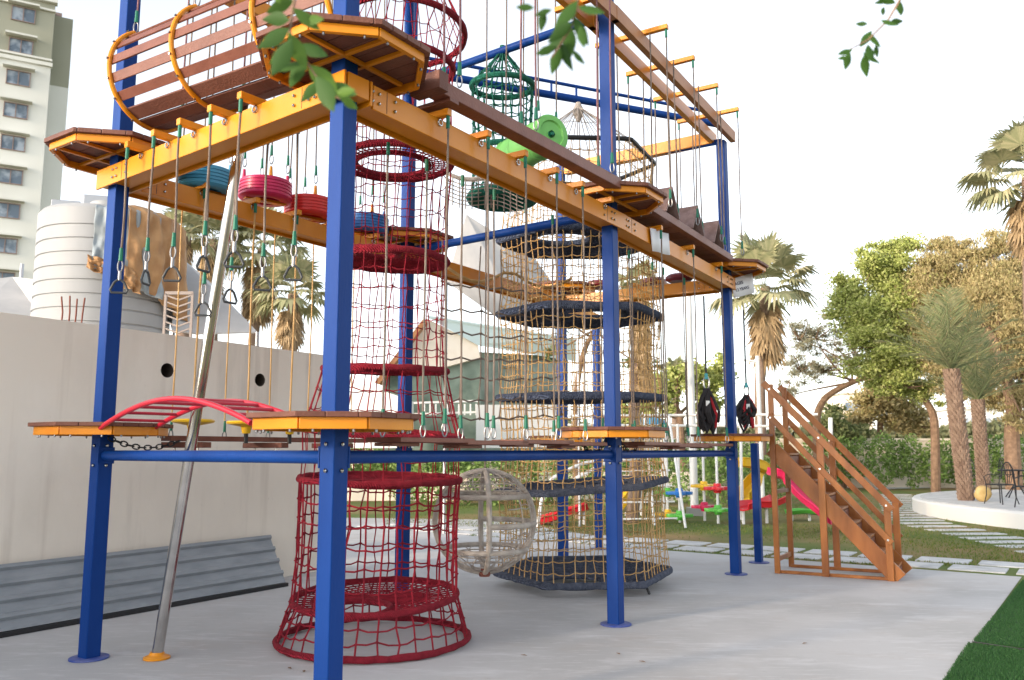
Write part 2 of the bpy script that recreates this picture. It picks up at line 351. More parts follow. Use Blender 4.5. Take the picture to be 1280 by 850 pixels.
# ---------------------------------------------------------------- platforms
def clip(poly, n, c):      # keep dot(p,n) <= c
    out = []
    for i in range(len(poly)):
        a, b = poly[i], poly[(i+1) % len(poly)]; da = a[0]*n[0]+a[1]*n[1]-c; db = b[0]*n[0]+b[1]*n[1]-c
        if da <= 0: out.append(a)
        if (da < 0) != (db < 0) and abs(da-db) > 1e-9:
            t = da/(da-db); out.append((a[0]+(b[0]-a[0])*t, a[1]+(b[1]-a[1])*t))
    return out
def platform(c, z, Rr, rot=RZ, th=.03, fh=.065):
    oc = [(c.x+Rr*math.cos(rot+math.pi/8+i*math.pi/4), c.y+Rr*math.sin(rot+math.pi/8+i*math.pi/4)) for i in range(8)]
    d = MB(); nx, ny = math.cos(rot), math.sin(rot); c0 = c.x*nx+c.y*ny; pw = .125; k = -5
    while k < 5:
        a = c0+k*pw+.003; b = c0+(k+1)*pw-.003; q = clip(clip(oc, (nx, ny), b), (-nx, -ny), -a)
        if len(q) > 2: d.prism(q, z+fh, z+fh+th)
        k += 1
    o = d.build('platform', 'deck', tower, smooth=False, bevel=.003)
    f = MB(); r2 = Rr-.055; oc2 = [V3((c.x+r2*math.cos(rot+math.pi/8+i*math.pi/4), c.y+r2*math.sin(rot+math.pi/8+i*math.pi/4), z+fh/2)) for i in range(8)]
    for i in range(8): f.bar(oc2[i], oc2[(i+1) % 8], .032, fh)
    ex = V3((nx, ny, 0)); ey = V3((-ny, nx, 0)); cc = V3((c.x, c.y, z+fh/2+.003)); ap = r2*.91
    for off in (-.09, .09):
        L = ap if abs(off) < .2 else ap*.92
        f.bar(cc+ex*off-ey*L+V3((0, 0, .012)), cc+ex*off+ey*L+V3((0, 0, .012)), .028, fh-.03)
    for off in (-.09, .2): f.bar(cc+ey*off-ex*ap*.93+V3((0, 0, .009)), cc+ey*off+ex*ap*.93+V3((0, 0, .009)), .028, fh-.03)
    f.build('platform_frame', 'yellow', o, bevel=.003)
    b = MB()
    for i in range(8):
        for t in (.2, .8): MB().lathe([(.008, 0), (.008, -.014), (.003, -.018)], lerp(oc2[i], oc2[(i+1) % 8], t)-V3((0, 0, fh/2)), 6).build('bolt', 'clip', o)
for k in (0, 1, 2, 3, 4, 5): platform(P[k], 1.715, .53)
for k in (0, 1, 2, 3, 4, 5): platform(P[k], 3.985, .565, th=.036, fh=.055)
# ---------------------------------------------------------------- rope arms on the mid beams
def arms(a, b, ss, n, out=.25, inn=.25):
    d = dirn(a, b); res = []
    for s in ss:
        p = P[a]+d*s
        MB().bar(up(p, ZT+.028)+n*out, up(p, ZT+.028)-n*inn, .05, .05).build('rope_arm', 'yellow', tower, bevel=.004)
        r = MB().hoop(up(p, ZT-.03)+n*.128, .022, .005, 14, 6, a=d, b=V3((0, 0, 1))); r.build('ring_bolt', 'steel', tower)
        res.append(p)
    return res
n01 = V3((-.612, -.791, 0)); n04 = V3((dirn(0, 4).y, -dirn(0, 4).x, 0)); n53 = V3((-dirn(5, 3).y, dirn(5, 3).x, 0))
S01 = [.757, 1.106, 1.494, 1.846, 2.228]; S12 = [.805, 1.286, 1.789, 2.274, 2.716, 3.267]; S23 = [.863, 1.86, 2.91, 3.95]
A01 = arms(0, 1, [2.80-s for s in S01], n01); A01 = [P[1]-dirn(0, 1)*s for s in S01]
A12 = arms(1, 2, S12, n12, .21, .21); A23 = arms(2, 3, S23, n23, .21, .21)
S04 = [.7, 1.25, 1.75, 2.25, 2.85]; A04 = arms(0, 4, S04, n04, .2, .2)
S53 = [.5, .9, 1.3, 1.7]; A53 = arms(5, 3, S53, n53, .2, .2)
# ---------------------------------------------------------------- ropes
def carabiner(p, s=1., ax=None):
    ax = ax or V3((1, 0, 0)); b = MB(); pts = []
    for i in range(14):
        t = 2*math.pi*i/14; pts.append(V3(p)+ax*math.cos(t)*.016*s+V3((0, 0, 1))*math.sin(t)*.04*s)
    return b.tube(pts, .005*s, 6, closed=True)
def rope_parts(root, top, bot, r=.008, m='grope', sleeve_top=True, clip_=True, ax=None):
    top = V3(top); bot = V3(bot); L = top.z-bot.z; pts = []
    for i in range(9):
        t = i/8; pts.append(lerp(top, bot+V3((0, 0, .12 if clip_ else 0)), t)+V3((math.sin(t*5+top.x*9)*.004, math.cos(t*4+top.x*7)*.004, 0)))
    ro = MB().tube(pts, r, 7).build('rope', m, root)
    if sleeve_top: MB().tube([top, lerp(top, bot, .09/max(L, .1))], r*1.7, 8).build('sleeve', 'sleeve', ro)
    if clip_:
        MB().tube([bot+V3((0, 0, .21)), bot+V3((0, 0, .11))], [r*1.5, r*2.1], 8).build('sleeve', 'sleeve', ro)
        carabiner(bot+V3((0, 0, .07)), 1.15, ax).build('carabiner', 'clip', ro)
    return ro
ORD = ['first', 'second', 'third', 'fourth', 'fifth', 'sixth', 'seventh', 'eighth', 'ninth', 'tenth', 'eleventh', 'twelfth', 'thirteenth', 'fourteenth', 'fifteenth', 'sixteenth', 'seventeenth', 'eighteenth', 'nineteenth', 'twentieth', 'twenty-first', 'twenty-second']
def dring(top, z, label, ang, group):
    t = thing('handle_rope', label, 'hanging handle', top, group)
    bot = V3((top.x, top.y, z))
    rope_parts(t, top, bot+V3((0, 0, .10)), .0085)
    ax = V3((math.cos(ang), math.sin(ang), 0)); k = [(-.07, -.055), (.07, -.055), (.082, -.03), (.045, .045), (.012, .07), (-.012, .07), (-.045, .045), (-.082, -.03)]
    MB().tube([bot+ax*a*.74+V3((0, 0, b*.8+.01)) for a, b in k], .009, 8, closed=True).build('handle_ring', 'rubber', t)
    MB().tube([bot+V3((0, 0, .06)), bot+V3((0, 0, .13))], .012, 8).build('eyelet', 'clip', t)
for i, p in enumerate(A01):
    dring(up(p, ZT+.002)+n01*.235, 2.81+.02*(i % 2), 'black handle ring rope, outer row under front left beam, %s from the near blue post' % ORD[i], (.2, 1.2, .1, 1.5, .3)[i], 'handle ropes under the front left beam')
for i, p in enumerate(A01[:4]):
    dring(up(p, ZT+.002)-n01*.235, (2.80, 2.77, 2.72, 2.66)[i], 'black handle ring rope, inner row behind front left beam, %s from the near blue post' % ORD[i], (.1, .3, 1.0, .1)[i], 'handle ropes under the front left beam')
# orange ropes from the back-left beam carrying the saucer seats
for i, p in enumerate(A04):
    q = up(p, ZT)+n04*.16
    if i in (0, 1, 2, 3):
        t = thing('saucer_step', 'yellow saucer step hanging on a tan rope before the plain wall, %s from the left' % ORD[i], 'hanging step', up(q, 1.83), 'yellow saucer steps')
        rope_parts(t, q, up(q, 1.80), .009, 'orope', clip_=False)
        MB().lathe([(.0, -.10), (.035, -.10), (.05, -.04), (.17, -.015), (.18, .0), (.17, .012), (.0, .02)], up(q, 1.85), 28).build('saucer', 'pyel', t)
        MB().tube([up(q, 1.75), up(q, 1.66)], .02, 8).build('anchor', 'black', t)
    q2 = up(p, ZT)-n04*.16
    t = thing('hanging_rope', 'plain tan rope hanging between back left beam and low walkway, %s from the left' % ORD[i], 'rope', q2, 'tan ropes of the back left walkway')
    rope_parts(t, q2, up(q2, 1.66), .007, 'orope')
# ---------------------------------------------------------------- low planks
def plank(name, a, b, wd, th, label, cat, grp, hang=(), m='slat', step=None):
    a = V3(a); b = V3(b); t = thing(name, label, cat, (a+b)/2, grp)
    o = MB().bar(a, b, wd, th).build('board', m, t, bevel=.004)
    if step:
        MB().bar(a-V3((0, 0, th*.9)), lerp(a, b, step)-V3((0, 0, th*.9)), wd*.5, th*.7).build('under_board', m, t, bevel=.003)
    for top, bot in hang: rope_parts(t, top, bot, .008)
    return t
d04 = dirn(0, 4); pp = P[0]
plank('walkway_plank', up(pp+d04*.55, 1.70), up(pp+d04*2.9, 1.70), .14, .045, 'long thin brown plank hanging low before the plain wall', 'plank', None)
for i, s in enumerate((.75, 1.6, 2.45)):
    c = up(pp+d04*s, 1.645); t = thing('cross_plank', 'short brown cross board under the long low plank, %s from the left' % ORD[i], 'plank', c, 'short boards under the long plank')
    MB().bar(c-V3((.20, -.05, 0)), c+V3((.20, -.05, 0)), .13, .05).build('board', 'slat', t, bevel=.004)
    MB().lathe([(.01, 0), (.01, -.025)], c+V3((.1, 0, -.025)), 6).lathe([(.01, 0), (.01, -.025)], c+V3((-.1, 0, -.025)), 6).build('bolt', 'steel', t)
# bay 1 and 2: planks under the right-hand beams
d12 = dirn(1, 2); d23 = dirn(2, 3)
INN = [.63, 1.05, 1.49, 1.92, 2.4, 2.85]
z0 = 1.665
for i in range(4):
    s0 = .42+i*.70; s1 = s0+.78; zz = z0-.012*(i % 2)
    hang = []
    for s in S12:
        if s0 <= s < s0+.70: hang.append((up(P[1]+d12*s, ZT)+n12*.195, up(P[1]+d12*s, zz)+n12*.125))
    for s in INN:
        if s0 <= s < s0+.70: hang.append((up(P[1]+d12*s, ZB)-n12*.20, up(P[1]+d12*s, zz)-n12*.10))
    hang = [(a, V3((a.x, a.y, b.z))) for a, b in hang]
    plank('bridge_plank', up(P[1]+d12*s0, zz), up(P[1]+d12*min(s1, 3.2), zz), .30, .032, 'brown foot board of the low front bridge, %s from the near blue post' % ORD[i], 'plank', 'foot boards of the low front bridge', hang, step=.35)
for i in range(3):
    s0 = .42+i*.95; s1 = s0+1.0; zz = z0-.015*(i % 2)
    hang = [(up(P[2]+d23*s, ZT)+n23*.195, up(P[2]+d23*s, zz)+n23*.195) for s in S23 if s0 <= s < s0+.95]+[(up(P[2]+d23*(s-.3), ZB)-n23*.19, up(P[2]+d23*(s-.3), zz)-n23*.19) for s in S23+[1.2, 2.2] if s0 <= s-.3 < s0+.95]
    plank('bridge_plank', up(P[2]+d23*s0, zz), up(P[2]+d23*min(s1, 3.3), zz), .30, .035, 'brown foot board between the middle and far right posts, %s from the middle post' % ORD[i], 'plank', 'foot boards of the far low bridge', hang, step=.4)
# chains under the low platforms
def chain(a, b, sag, label):
    a = V3(a); b = V3(b); m = MB(); N = int((b-a).length*1.15/.055)
    for i in range(N):
        t = (i+.5)/N; p = lerp(a, b, t)-V3((0, 0, sag*4*t*(1-t))); q = lerp(a, b, t+.01)-V3((0, 0, sag*4*(t+.01)*(1-t-.01))); d, s, u = frame(q-p)
        sd2 = s if i % 2 else u
        m.tube([p+d*math.cos(k*math.pi/5)*.034+sd2*math.sin(k*math.pi/5)*.02 for k in range(10)], .006, 5, closed=True)
    tag(m.build('chain', 'black'), label, 'chain')
chain(up(P[0], 1.70)+V3((.07, -.05, 0)), up(P[0]+d04*.55, 1.68)+V3((.12, .0, 0)), .07, 'black chain sagging from the left blue post under the red arch')
chain(up(P[2], 1.70)+V3((-.07, -.05, 0)), up(P[2]-d12*.6, 1.66), .10, 'black chain sagging left of the middle blue post under its platform')
chain(up(P[2], 1.70)+V3((.07, .05, 0)), up(P[2]+d23*.6, 1.66), .10, 'black chain sagging right of the middle blue post under its platform')
# ---------------------------------------------------------------- red arch ladder
arch = thing('arch_ladder', 'red tubular arch ladder with rungs between two low platforms', 'climbing arch')
v10 = (P[0]-P[1]).normalized(); A = P[1]+v10*.52; B = P[0]-v10*.40; nn = -n01
def archp(t, off): 
    q = lerp(B, A, t)+nn*off; return V3((q.x, q.y, 1.765+.185*math.sin(math.pi*min(max(t, 0), 1))**.9))
for off in (-.22, .20): MB().tube([archp(i/24, off) for i in range(25)], .019, 10).build('rail', 'red', arch)
for i in range(1, 11): MB().tube([archp(i/11, -.22), archp(i/11, .20)], .012, 8).build('rung', 'red', arch)
# ---------------------------------------------------------------- steel pole
sp = thing('slide_pole', 'polished steel pole leaning from the slab to the left bay', 'pole', (-2.75, 6.74, 0))
MB().tube([V3((-2.75, 6.74, .01)), V3((-2.10, 6.31, 4.3))], .043, 20).build('pole', 'chrome', sp)
MB().lathe([(.10, 0), (.10, .012), (.06, .03), (.05, .05)], (-2.75, 6.74, .002), 24).build('base_plate', 'yellow', sp)
# ================================================================ NET TOWERS
def ringpt(c, Rr, th, z, tilt=(0, 0)):
    x = Rr*math.cos(th); y = Rr*math.sin(th); return V3((c.x+x, c.y+y, z+x*tilt[0]+y*tilt[1]))
def polyR(Rr, th, n, ph):     # radius of a polygon at angle
    a = (th-ph) % (2*math.pi/n)-math.pi/n; return Rr*math.cos(math.pi/n)/math.cos(a)
def net_wall(root, c, rings, nv, dz, rope, m, shape=None, pinch=.03, kn=2.2, name='net_wall', lf=.0):
    # rings: (z, R, tilt)
    for i in range(len(rings)-1):
        (za, Ra, ta), (zb, Rb, tb) = rings[i], rings[i+1]; mb = MB(); nr = max(2, int(round(abs(zb-za)/dz))); grid = []
        for j in range(nr+1):
            t = j/nr; row = []
            for k in range(nv):
                th = 2*math.pi*(k+random.uniform(-.13, .13))/nv
                ra = shape(Ra, th) if shape else Ra; rb = shape(Rb, th) if shape else Rb
                p = lerp(ringpt(c, ra, th, za, ta), ringpt(c, rb, th, zb, tb), t)
                s = 1-pinch*4*t*(1-t); jz = random.uniform(-.018, .018)*(0 if j in (0, nr) else 1)
                row.append(V3((c.x+(p.x-c.x)*s+random.uniform(-.006, .006), c.y+(p.y-c.y)*s+random.uniform(-.006, .006), p.z+jz)))
            grid.append(row)
        for k in range(nv): mb.tube([grid[j][k] for j in range(nr+1)], rope, 4, caps=False)
        for j in range(1, nr):
            pts = []
            for k in range(nv):
                a = grid[j][k]; b = grid[j][(k+1) % nv]; pts += [a, (a+b)/2-V3((0, 0, .012))]
                mb.knot(a, rope*kn)
            mb.tube(pts, rope*.9, 4, closed=True)
        for k in range(nv):
            mb.knot(grid[0][k], rope*3.2); mb.knot(grid[nr][k], rope*3.2)
        mb.build(name, m, root)
def net_floor(root, c, z, Rr, tilt, rope, m, hole=None, nrad=44, ncon=10, shape=None, name='net_floor'):
    mb = MB()
    def inhole(p): return hole and (p.x-hole[0])**2+(p.y-hole[1])**2 < hole[2]**2
    for k in range(nrad):
        th = 2*math.pi*k/nrad; R1 = shape(Rr, th) if shape else Rr; run = []
        for j in range(25):
            p = ringpt(c, R1*j/24, th, z-.03*(1-(j/24)**2), tilt)
            if inhole(p):
                if len(run) > 1: mb.tube(run, rope, 4)
                run = []
            else: run.append(p)
        if len(run) > 1: mb.tube(run, rope, 4)
    for q in range(1, ncon+1):
        run = []; f = q/(ncon+.3)
        for k in range(nrad*2+1):
            th = math.pi*k/nrad; R1 = (shape(Rr, th) if shape else Rr)*f; p = ringpt(c, R1, th, z-.03*(1-f*f), tilt)
            if inhole(p):
                if len(run) > 1: mb.tube(run, rope, 4)
                run = []
            else: run.append(p)
        if len(run) > 1: mb.tube(run, rope, 4)
    mb.build(name, m, root)
    if hole:
        x, y, r = hole; pts = []
        for i in range(40):
            th = 2*math.pi*i/40; px, py = x+r*math.cos(th), y+r*math.sin(th); dx, dy = px-c.x, py-c.y; rr = math.hypot(dx, dy)
            lim = (shape(Rr, math.atan2(dy, dx)) if shape else Rr)
            if rr > lim: dx *= lim/rr; dy *= lim/rr
            pts.append(V3((c.x+dx, c.y+dy, z-.02+dx*tilt[0]+dy*tilt[1])))
        return pts
# --- red tower
rc = V3((-1.17, 7.34, 0)); red = thing('net_tunnel', 'red rope net tunnel with stacked round net floors rising from the slab', 'climbing net', (rc.x, rc.y, 0))
RR = [(.035, .80, (0, 0)), (.37, .69, (.02, .05)), (1.355, .685, (-.02, .03)), (1.75, .69, (-.07, .05)), (2.30, .54, (-.02, .04)), (3.29, .51, (-.03, .02)), (4.20, .52, (0, .02)), (5.12, .50, (-.05, 0)), (5.44, .60, (0, -.05)), (6.5, .08, (0, 0))]
for i, (z, Rr, t) in enumerate(RR):
    thick = .027 if i < 5 else .03
    pts = [ringpt(rc, Rr, 2*math.pi*k/64, z, t)+V3((0, 0, random.uniform(-.004, .004))) for k in range(64)]
    hoop = MB().tube(pts, [thick*random.uniform(.9, 1.12) for _ in pts], 10, closed=True).build('hoop', 'redwrap', red)
    if i in (1, 2, 4, 5, 6):
        ho = {1: (rc.x-.12, rc.y-.38, .30), 2: (rc.x+.05, rc.y-.35, .27), 4: (rc.x-.25, rc.y-.30, .26), 5: (rc.x-.05, rc.y-.40, .18), 6: (rc.x-.02, rc.y+.0, .33)}[i]
        pts = net_floor(red, rc, z, Rr, t, .0062, 'redrope', ho, 48, 10)
        MB().tube(pts, .026, 8, closed=True).build('inner_hoop', 'redwrap', red)
RW = list(RR)
net_wall(red, rc, RW[:2], 32, .13, .0078, 'redrope', pinch=.0)
net_wall(red, rc, RW[1:3], 32, .165, .0078, 'redrope', pinch=.02)
net_wall(red, rc, RW[2:9], 27, .17, .0052, 'redrope', pinch=.02)
net_wall(red, rc, RW[8:], 30, .25, .005, 'redrope', pinch=.0)
for o in [red]+list(red.children_recursive):
    if o.type == 'MESH':
        for v in o.data.vertices: v.co.x += .024*v.co.z
# --- orange and navy tower
oc_ = V3((.86, 10.38, 0)); org = thing('net_tower', 'tall tan rope net cage with navy wrapped mats stacked inside, hanging just above the slab', 'climbing net', (oc_.x, oc_.y, .1))
hexs = lambda Rr, th: polyR(Rr, th, 6, 0.06)
OR = [(.15, 1.08, (.005, .03)), (1.17, 1.06, (.07, .02)), (2.24, 1.05, (0, .03)), (3.27, 1.05, (-.01, .02)), (4.22, 1.04, (0, .04)), (5.27, 1.0, (0, .0)), (6.0, .05, (0, 0))]
for i, (z, Rr, t) in enumerate(OR[:6]):
    n = 72; pts = [ringpt(oc_, hexs(Rr, 2*math.pi*k/n), 2*math.pi*k/n, z, t) for k in range(n)]
    th_ = (.04 if i < 2 else .047) if i < 5 else .028
    MB().tube(pts, [th_*random.uniform(.9, 1.12) for _ in pts], 10, closed=True).build('frame_tube', ('navyl' if i < 2 else 'navy') if i < 5 else 'black', org)
    if i < 5:
        ho = [(oc_.x-.15, oc_.y-.5, .36), (oc_.x+.2, oc_.y+.3, .35), (oc_.x-.1, oc_.y+.35, .33), (oc_.x+.1, oc_.y-.45, .38), (oc_.x-.25, oc_.y-.42, .36)][i]
        pts = net_floor(org, oc_, z-.01, Rr, t, .0115, 'navyl' if i < 2 else 'navy', ho, 56, 16, shape=hexs, name='woven_mat')
        MB().tube(pts, .036, 8, closed=True).build('inner_tube', 'navyl' if i < 2 else 'navy', org)
net_wall(org, oc_, OR[:6], 54, .125, .0064, 'orope', shape=hexs, pinch=.035, kn=2.)
net_wall(org, oc_, OR[5:], 30, .3, .006, 'wrope', shape=hexs, pinch=.0, kn=1.6)
MB().lathe([(.02, -.1), (.06, -.02), (.07, .06), (.03, .16)], (oc_.x, oc_.y, 5.92), 12).build('top_knot', 'wrope', org)
MB().tube([V3((oc_.x+.62, oc_.y-.7, .14)), V3((oc_.x+.68, oc_.y-.74, .0))], .014, 6).build('anchor_pin', 'black', org)
# --- green net
gc = at(628, 104, 8.85); gc = V3((gc.x, gc.y, 0)); grn = thing('net_barrel', 'dark green rope net funnel hanging under the blue cross tube', 'climbing net', (gc.x, gc.y, 4.2))
def zat(px, py, Y): return at(px, py, Y).z
gz = [zat(620, 248, 8.85), zat(620, 190, 8.85), zat(625, 108, 8.85), zat(627, 68, 8.85)]
GR = [(gz[0], .34, (0, 0)), (gz[1], .31, (0, 0)), (gz[2], .34, (.0, .05)), (gz[3], .05, (0, 0))]
for i, (z, Rr, t) in enumerate(GR[:3]):
    MB().tube([ringpt(gc, Rr, 2*math.pi*k/40, z, t) for k in range(40)], .034 if i else .055, 8, closed=True).build('hoop', 'greenrope', grn)
net_wall(grn, gc, GR, 20, .11, .0078, 'greenrope', pinch=.0)
net_floor(grn, gc, gz[0], .34, (0, 0), .011, 'greenrope', None, 30, 8)
MB().lathe([(.03, -.06), (.045, 0), (.03, .06), (.03, .10)], (gc.x, gc.y, gz[3]), 10).tube([V3((gc.x, gc.y, gz[3]+.08)), V3((gc.x, gc.y, 6.0))], .008, 6).build('top_knot', 'greenrope', grn)
# --- pale net piece beside the green one
pc = at(583, 232, 8.2); pn = MB()
for i in range(12):
    for j in range(7):
        a = at(558+i*8, 218+j*5+math.sin(i*.6)*4+i*1.5, 8.3+.08*j)
        b = at(558+(i+1)*8, 218+j*5+math.sin((i+1)*.6)*4+(i+1)*1.5, 8.3+.08*j); c = at(558+i*8, 218+(j+1)*5+math.sin(i*.6)*4+i*1.5, 8.3+.08*(j+1))
        pn.tube([a, b], .006, 4).tube([a, c], .006, 4).knot(a, .014)
pn.tube([at(556+k*8, 215+math.sin(k*.6)*4+k*1.5, 8.3) for k in range(13)], .02, 6)
tag(pn.build('net_bridge', 'wrope'), 'pale grey net sagging beside the dark green funnel', 'climbing net')
# --- dark wavy net in front bay
nb = MB(); px0 = [552, 576, 600, 625, 650, 677, 700]; rows = [352, 385, 415, 447, 472, 500, 524]
npt = [[at(x+random.uniform(-2, 2), y+(k*3.2)*(470-y)/130+random.uniform(-2, 2), 8.9+k*.22) for k, x in enumerate(px0)] for y in rows]
for r in npt:
    pts = []
    for a, b in zip(r, r[1:]): pts += [a, lerp(a, b, .5)-V3((0, 0, .03))]
    nb.tube(pts+[r[-1]], .010, 5)
    for a in r: nb.knot(a, .024)
for k in range(len(px0)): nb.tube([at(px0[k]+1, 300+k*4, 8.9+k*.22)]+[r[k] for r in npt], .008, 5)
tag(nb.build('rope_net', 'grope'), 'loose grey square net between the red tunnel and the tan net cage', 'climbing net')
# ---------------------------------------------------------------- half-pipe slat bridge
hp = thing('slat_bridge', 'brown slatted half-pipe bridge with curved yellow ribs above the left beam', 'bridge', (-2.2, 5.9, 4.2))
HZ = 4.60; HR = .37; hc1 = atz(192, 103, HZ); hc3 = atz(368, 38, HZ); hd = (hc3-hc1).normalized(); hn = V3((hd.y, -hd.x, 0))
if hn.y > 0: hn = -hn
hL = (hc3-hc1).length; RS = [0, hL*.47, hL, hL*1.42]
print('halfpipe', hc1, hc3, hL)
def hpp(s, th, r=HR): return hc1+hd*s+hn*math.sin(th)*r-V3((0, 0, math.cos(th)*r*1.02))
for s in RS: MB().tube([hpp(s, R_(-50+i*200/30), HR+.02) for i in range(31)], .02, 10).build('rib', 'yellow', hp)
for th in (52, 74, 96, 118, 142):
    a = hpp(-.04, R_(th)); b = hpp(RS[-1], R_(th))
    MB().bar(a, b, .075, .016, up=(hn*math.sin(R_(th))-V3((0, 0, math.cos(R_(th)))))).build('side_slat', 'slat', hp, bevel=.003)
for th in (-46, -30, -12, 8, 28):
    a = hpp(-.04, R_(th)); b = hpp(RS[-1], R_(th))
    MB().bar(a, b, .115, .02, up=(hn*math.sin(R_(th))-V3((0, 0, math.cos(R_(th)))))).build('floor_board', 'deck', hp, bevel=.003)
for s in RS:
    for th in (52, 74, 96, 118, 142, 24): MB().lathe([(.010, 0), (.010, .014)], hpp(s, R_(th), HR+.036), 6, axis=hn*math.sin(R_(th))-V3((0, 0, math.cos(R_(th))))).build('bolt', 'steel', hp)
for s in RS[:3]:
    for th in (150, -50):
        top = hpp(s, R_(th), HR); rope_parts(hp, V3((top.x, top.y, 5.95)), top, .008, 'mrope', sleeve_top=False)
# ---------------------------------------------------------------- tyres
def tyre(c, Rr, m, label, group, tilt=0.):
    t = thing('tyre_step', label, 'tyre', c, group); prof = []
    h = Rr*.70; ri = Rr*.55
    out = [(ri, -h/2), (Rr*.86, -h/2), (Rr*.95, -h*.42)]
    for i in range(5):
        z = -h*.36+i*h*.18; out += [(Rr, z), (Rr, z+h*.12), (Rr*.965, z+h*.13), (Rr*.965, z+h*.165)]
    out += [(Rr*.95, h*.56), (Rr*.86, h*.6), (ri, h*.58), (ri*1.05, 0), (ri, -h/2)]
    MB().lathe(out, c, 36, cap=False).build('tyre', m, t)
    e = V3((.79, .61, 0)); 
    MB().bar(c-e*Rr*.8-V3((0, 0, h*.50)), c+e*Rr*.8-V3((0, 0, h*.50)), .07, .025).build('crossbar', 'yellow', t)
    MB().lathe([(0, -.005), (ri*.99, -.005), (ri*.99, .015), (0, .015)], c, 24, cap=False).build('seat_disc', m, t)
    for k in range(4):
        th = k*math.pi/2+.5; q = c+V3((math.cos(th)*Rr*.82, math.sin(th)*Rr*.82, h*.55))
        MB().tube([q, q+V3((0, 0, .10))], [.022, .014], 8).build('lug', 'yellow' if k % 2 else m, t)
        rope_parts(t, V3((c.x+(q.x-c.x)*.75, c.y+(q.y-c.y)*.75, 7.33)), q+V3((0, 0, .10)), .0075, 'grope', sleeve_top=False)
for (x, y, z, m, nm) in ((-2.806, 7.41, 4.03, 'tyreb', 'light blue tyre hanging nearest the left blue post'), (-2.42, 7.95, 4.11, 'tyrep', 'pink tyre hanging between the light blue and the orange red tyres'), (-2.10, 8.42, 4.07, 'tyrer', 'orange red tyre hanging just left of the near blue post'), (-1.63, 9.07, 4.07, 'tyred', 'dark blue tyre hanging behind the red net tunnel')):
    tyre(V3((x, y, z)), .255, m, nm, 'coloured tyre steps')
for i, (px, py, L) in enumerate(((748, 356, 'dark maroon disc step hanging behind the middle post'), (817, 353, 'dark maroon disc step over the far yellow beam, left of two'), (849, 348, 'dark maroon disc step over the far yellow beam, nearest the far right post'))):
    c = at(px, py, 12.5-.5*i); t = thing('disc_step', L, 'hanging step', c, 'maroon disc steps')
    MB().lathe([(0, -.05), (.15, -.05), (.19, -.02), (.19, .02), (.15, .05), (0, .05)], c, 24, cap=False).build('disc', 'maroon', t)
    rope_parts(t, V3((c.x, c.y, 5.9)), c+V3((0, 0, .04)), .007, 'grope', sleeve_top=False, clip_=False)
# ---------------------------------------------------------------- green barrel
b0 = at(690, 167, 7.95); b1 = at(632, 186, 8.72); b1.z = b0.z; bd = (b1-b0).normalized()
br = thing('barrel', 'bright green plastic drum hanging sideways above the front right beam', 'barrel', (b0+b1)/2)
MB().lathe([(0, .02), (.13, .02), (.14, 0), (.185, 0), (.20, .012), (.20, .05), (.188, .06), (.19, .22), (.20, .235), (.20, .26), (.19, .275), (.19, .52), (.20, .54), (.20, .57), (.19, .58), (.188, .74), (.20, .75), (.20, .79), (.19, .8), (0, .8)], b0, 36, axis=bd, cap=False).build('drum', 'drum', br, ang=22)
MB().lathe([(0, -.012), (.018, -.012), (.02, .03)], b0, 12, axis=bd, cap=False).lathe([(.035, .0), (.035, .03), (.028, .03), (.028, .0)], b0, 16, axis=bd, cap=False).build('bung', 'sleeve', br)
for s in (.08, .70):
    for sg in (-1, 1):
        q = b0+bd*s+(P[2]-P[1]).normalized()*sg*.17; rope_parts(br, V3((q.x, q.y, 7.33)), q+V3((0, 0, .1)), .008, 'grope', sleeve_top=False)
# ---------------------------------------------------------------- balance beam and roofed boards
s0, s1 = .62, 3.22; zb = 4.055
A = P[1]+d12*s0+n12*.20; B = P[1]+d12*s1+n12*.26
bb = thing('balance_beam', 'heavy brown wooden balance beam slung between the two upper right platforms', 'balance beam', up((A+B)/2, zb))
MB().bar(up(A, zb), up(B, zb), .13, .10).build('beam', 'slat', bb, bevel=.006)
MB().bar(up(A, zb-.0)-d12*.03-n12*.13, up(A, zb-.0)-d12*.03+n12*.13, .10, .13).build('end_block', 'deck', bb, bevel=.005)
for s in (.08, .45, .93):
    q = lerp(A, B, s); 
    for sg in (-1, 1): rope_parts(bb, up(q, 6.0)+n12*.07*sg, up(q, zb+.03)+n12*.07*sg, .0085, 'mrope', sleeve_top=False)
for s in (.06,):
    q = lerp(A, B, s); MB().bar(up(q, zb-.062)-n12*.26, up(q, zb-.062)+n12*.07, .10, .03).build('cross_piece', 'slat', bb, bevel=.003)
A = P[2]+d23*.50+n23*.22; B = P[3]-d23*.50+n23*.22; zb = 4.065
hb = thing('roofed_walk', 'brown walkway board carrying three little gabled huts near the far right post', 'walkway', up((A+B)/2, zb))
MB().bar(up(A, zb), up(B, zb), .07, .085).bar(up(A, zb)-n23*.38, up(B, zb)-n23*.38, .07, .085).build('side_board', 'slat', hb, bevel=.004)
fl = MB()
for k in range(11):
    q = lerp(A, B, (k+.5)/11); fl.bar(up(q, zb-.02)-n23*.35, up(q, zb-.02)-n23*.03, (B-A).length/11-.01, .025, up=(0, 0, 1))
fl.build('floor_boards', 'deck', hb, smooth=False)
for k, s in enumerate((.20, .50, .78)):
    q = lerp(A, B, s)+n23*.05; hw = .19; hh = .30; L = .42
    for sg in (-1, 1):
        m_ = MB(); a = up(q, zb+.05)+d23*hw*sg; b = up(q, zb+.05+hh); dn = (b-a).normalized(); nn2 = -n23
        c = (a+b)/2+nn2*L/2; m_.box(c, ((b-a).length+.02, L, .018), axes=(dn, nn2, dn.cross(nn2))); m_.build('hut_roof', 'hut', hb, bevel=.003)
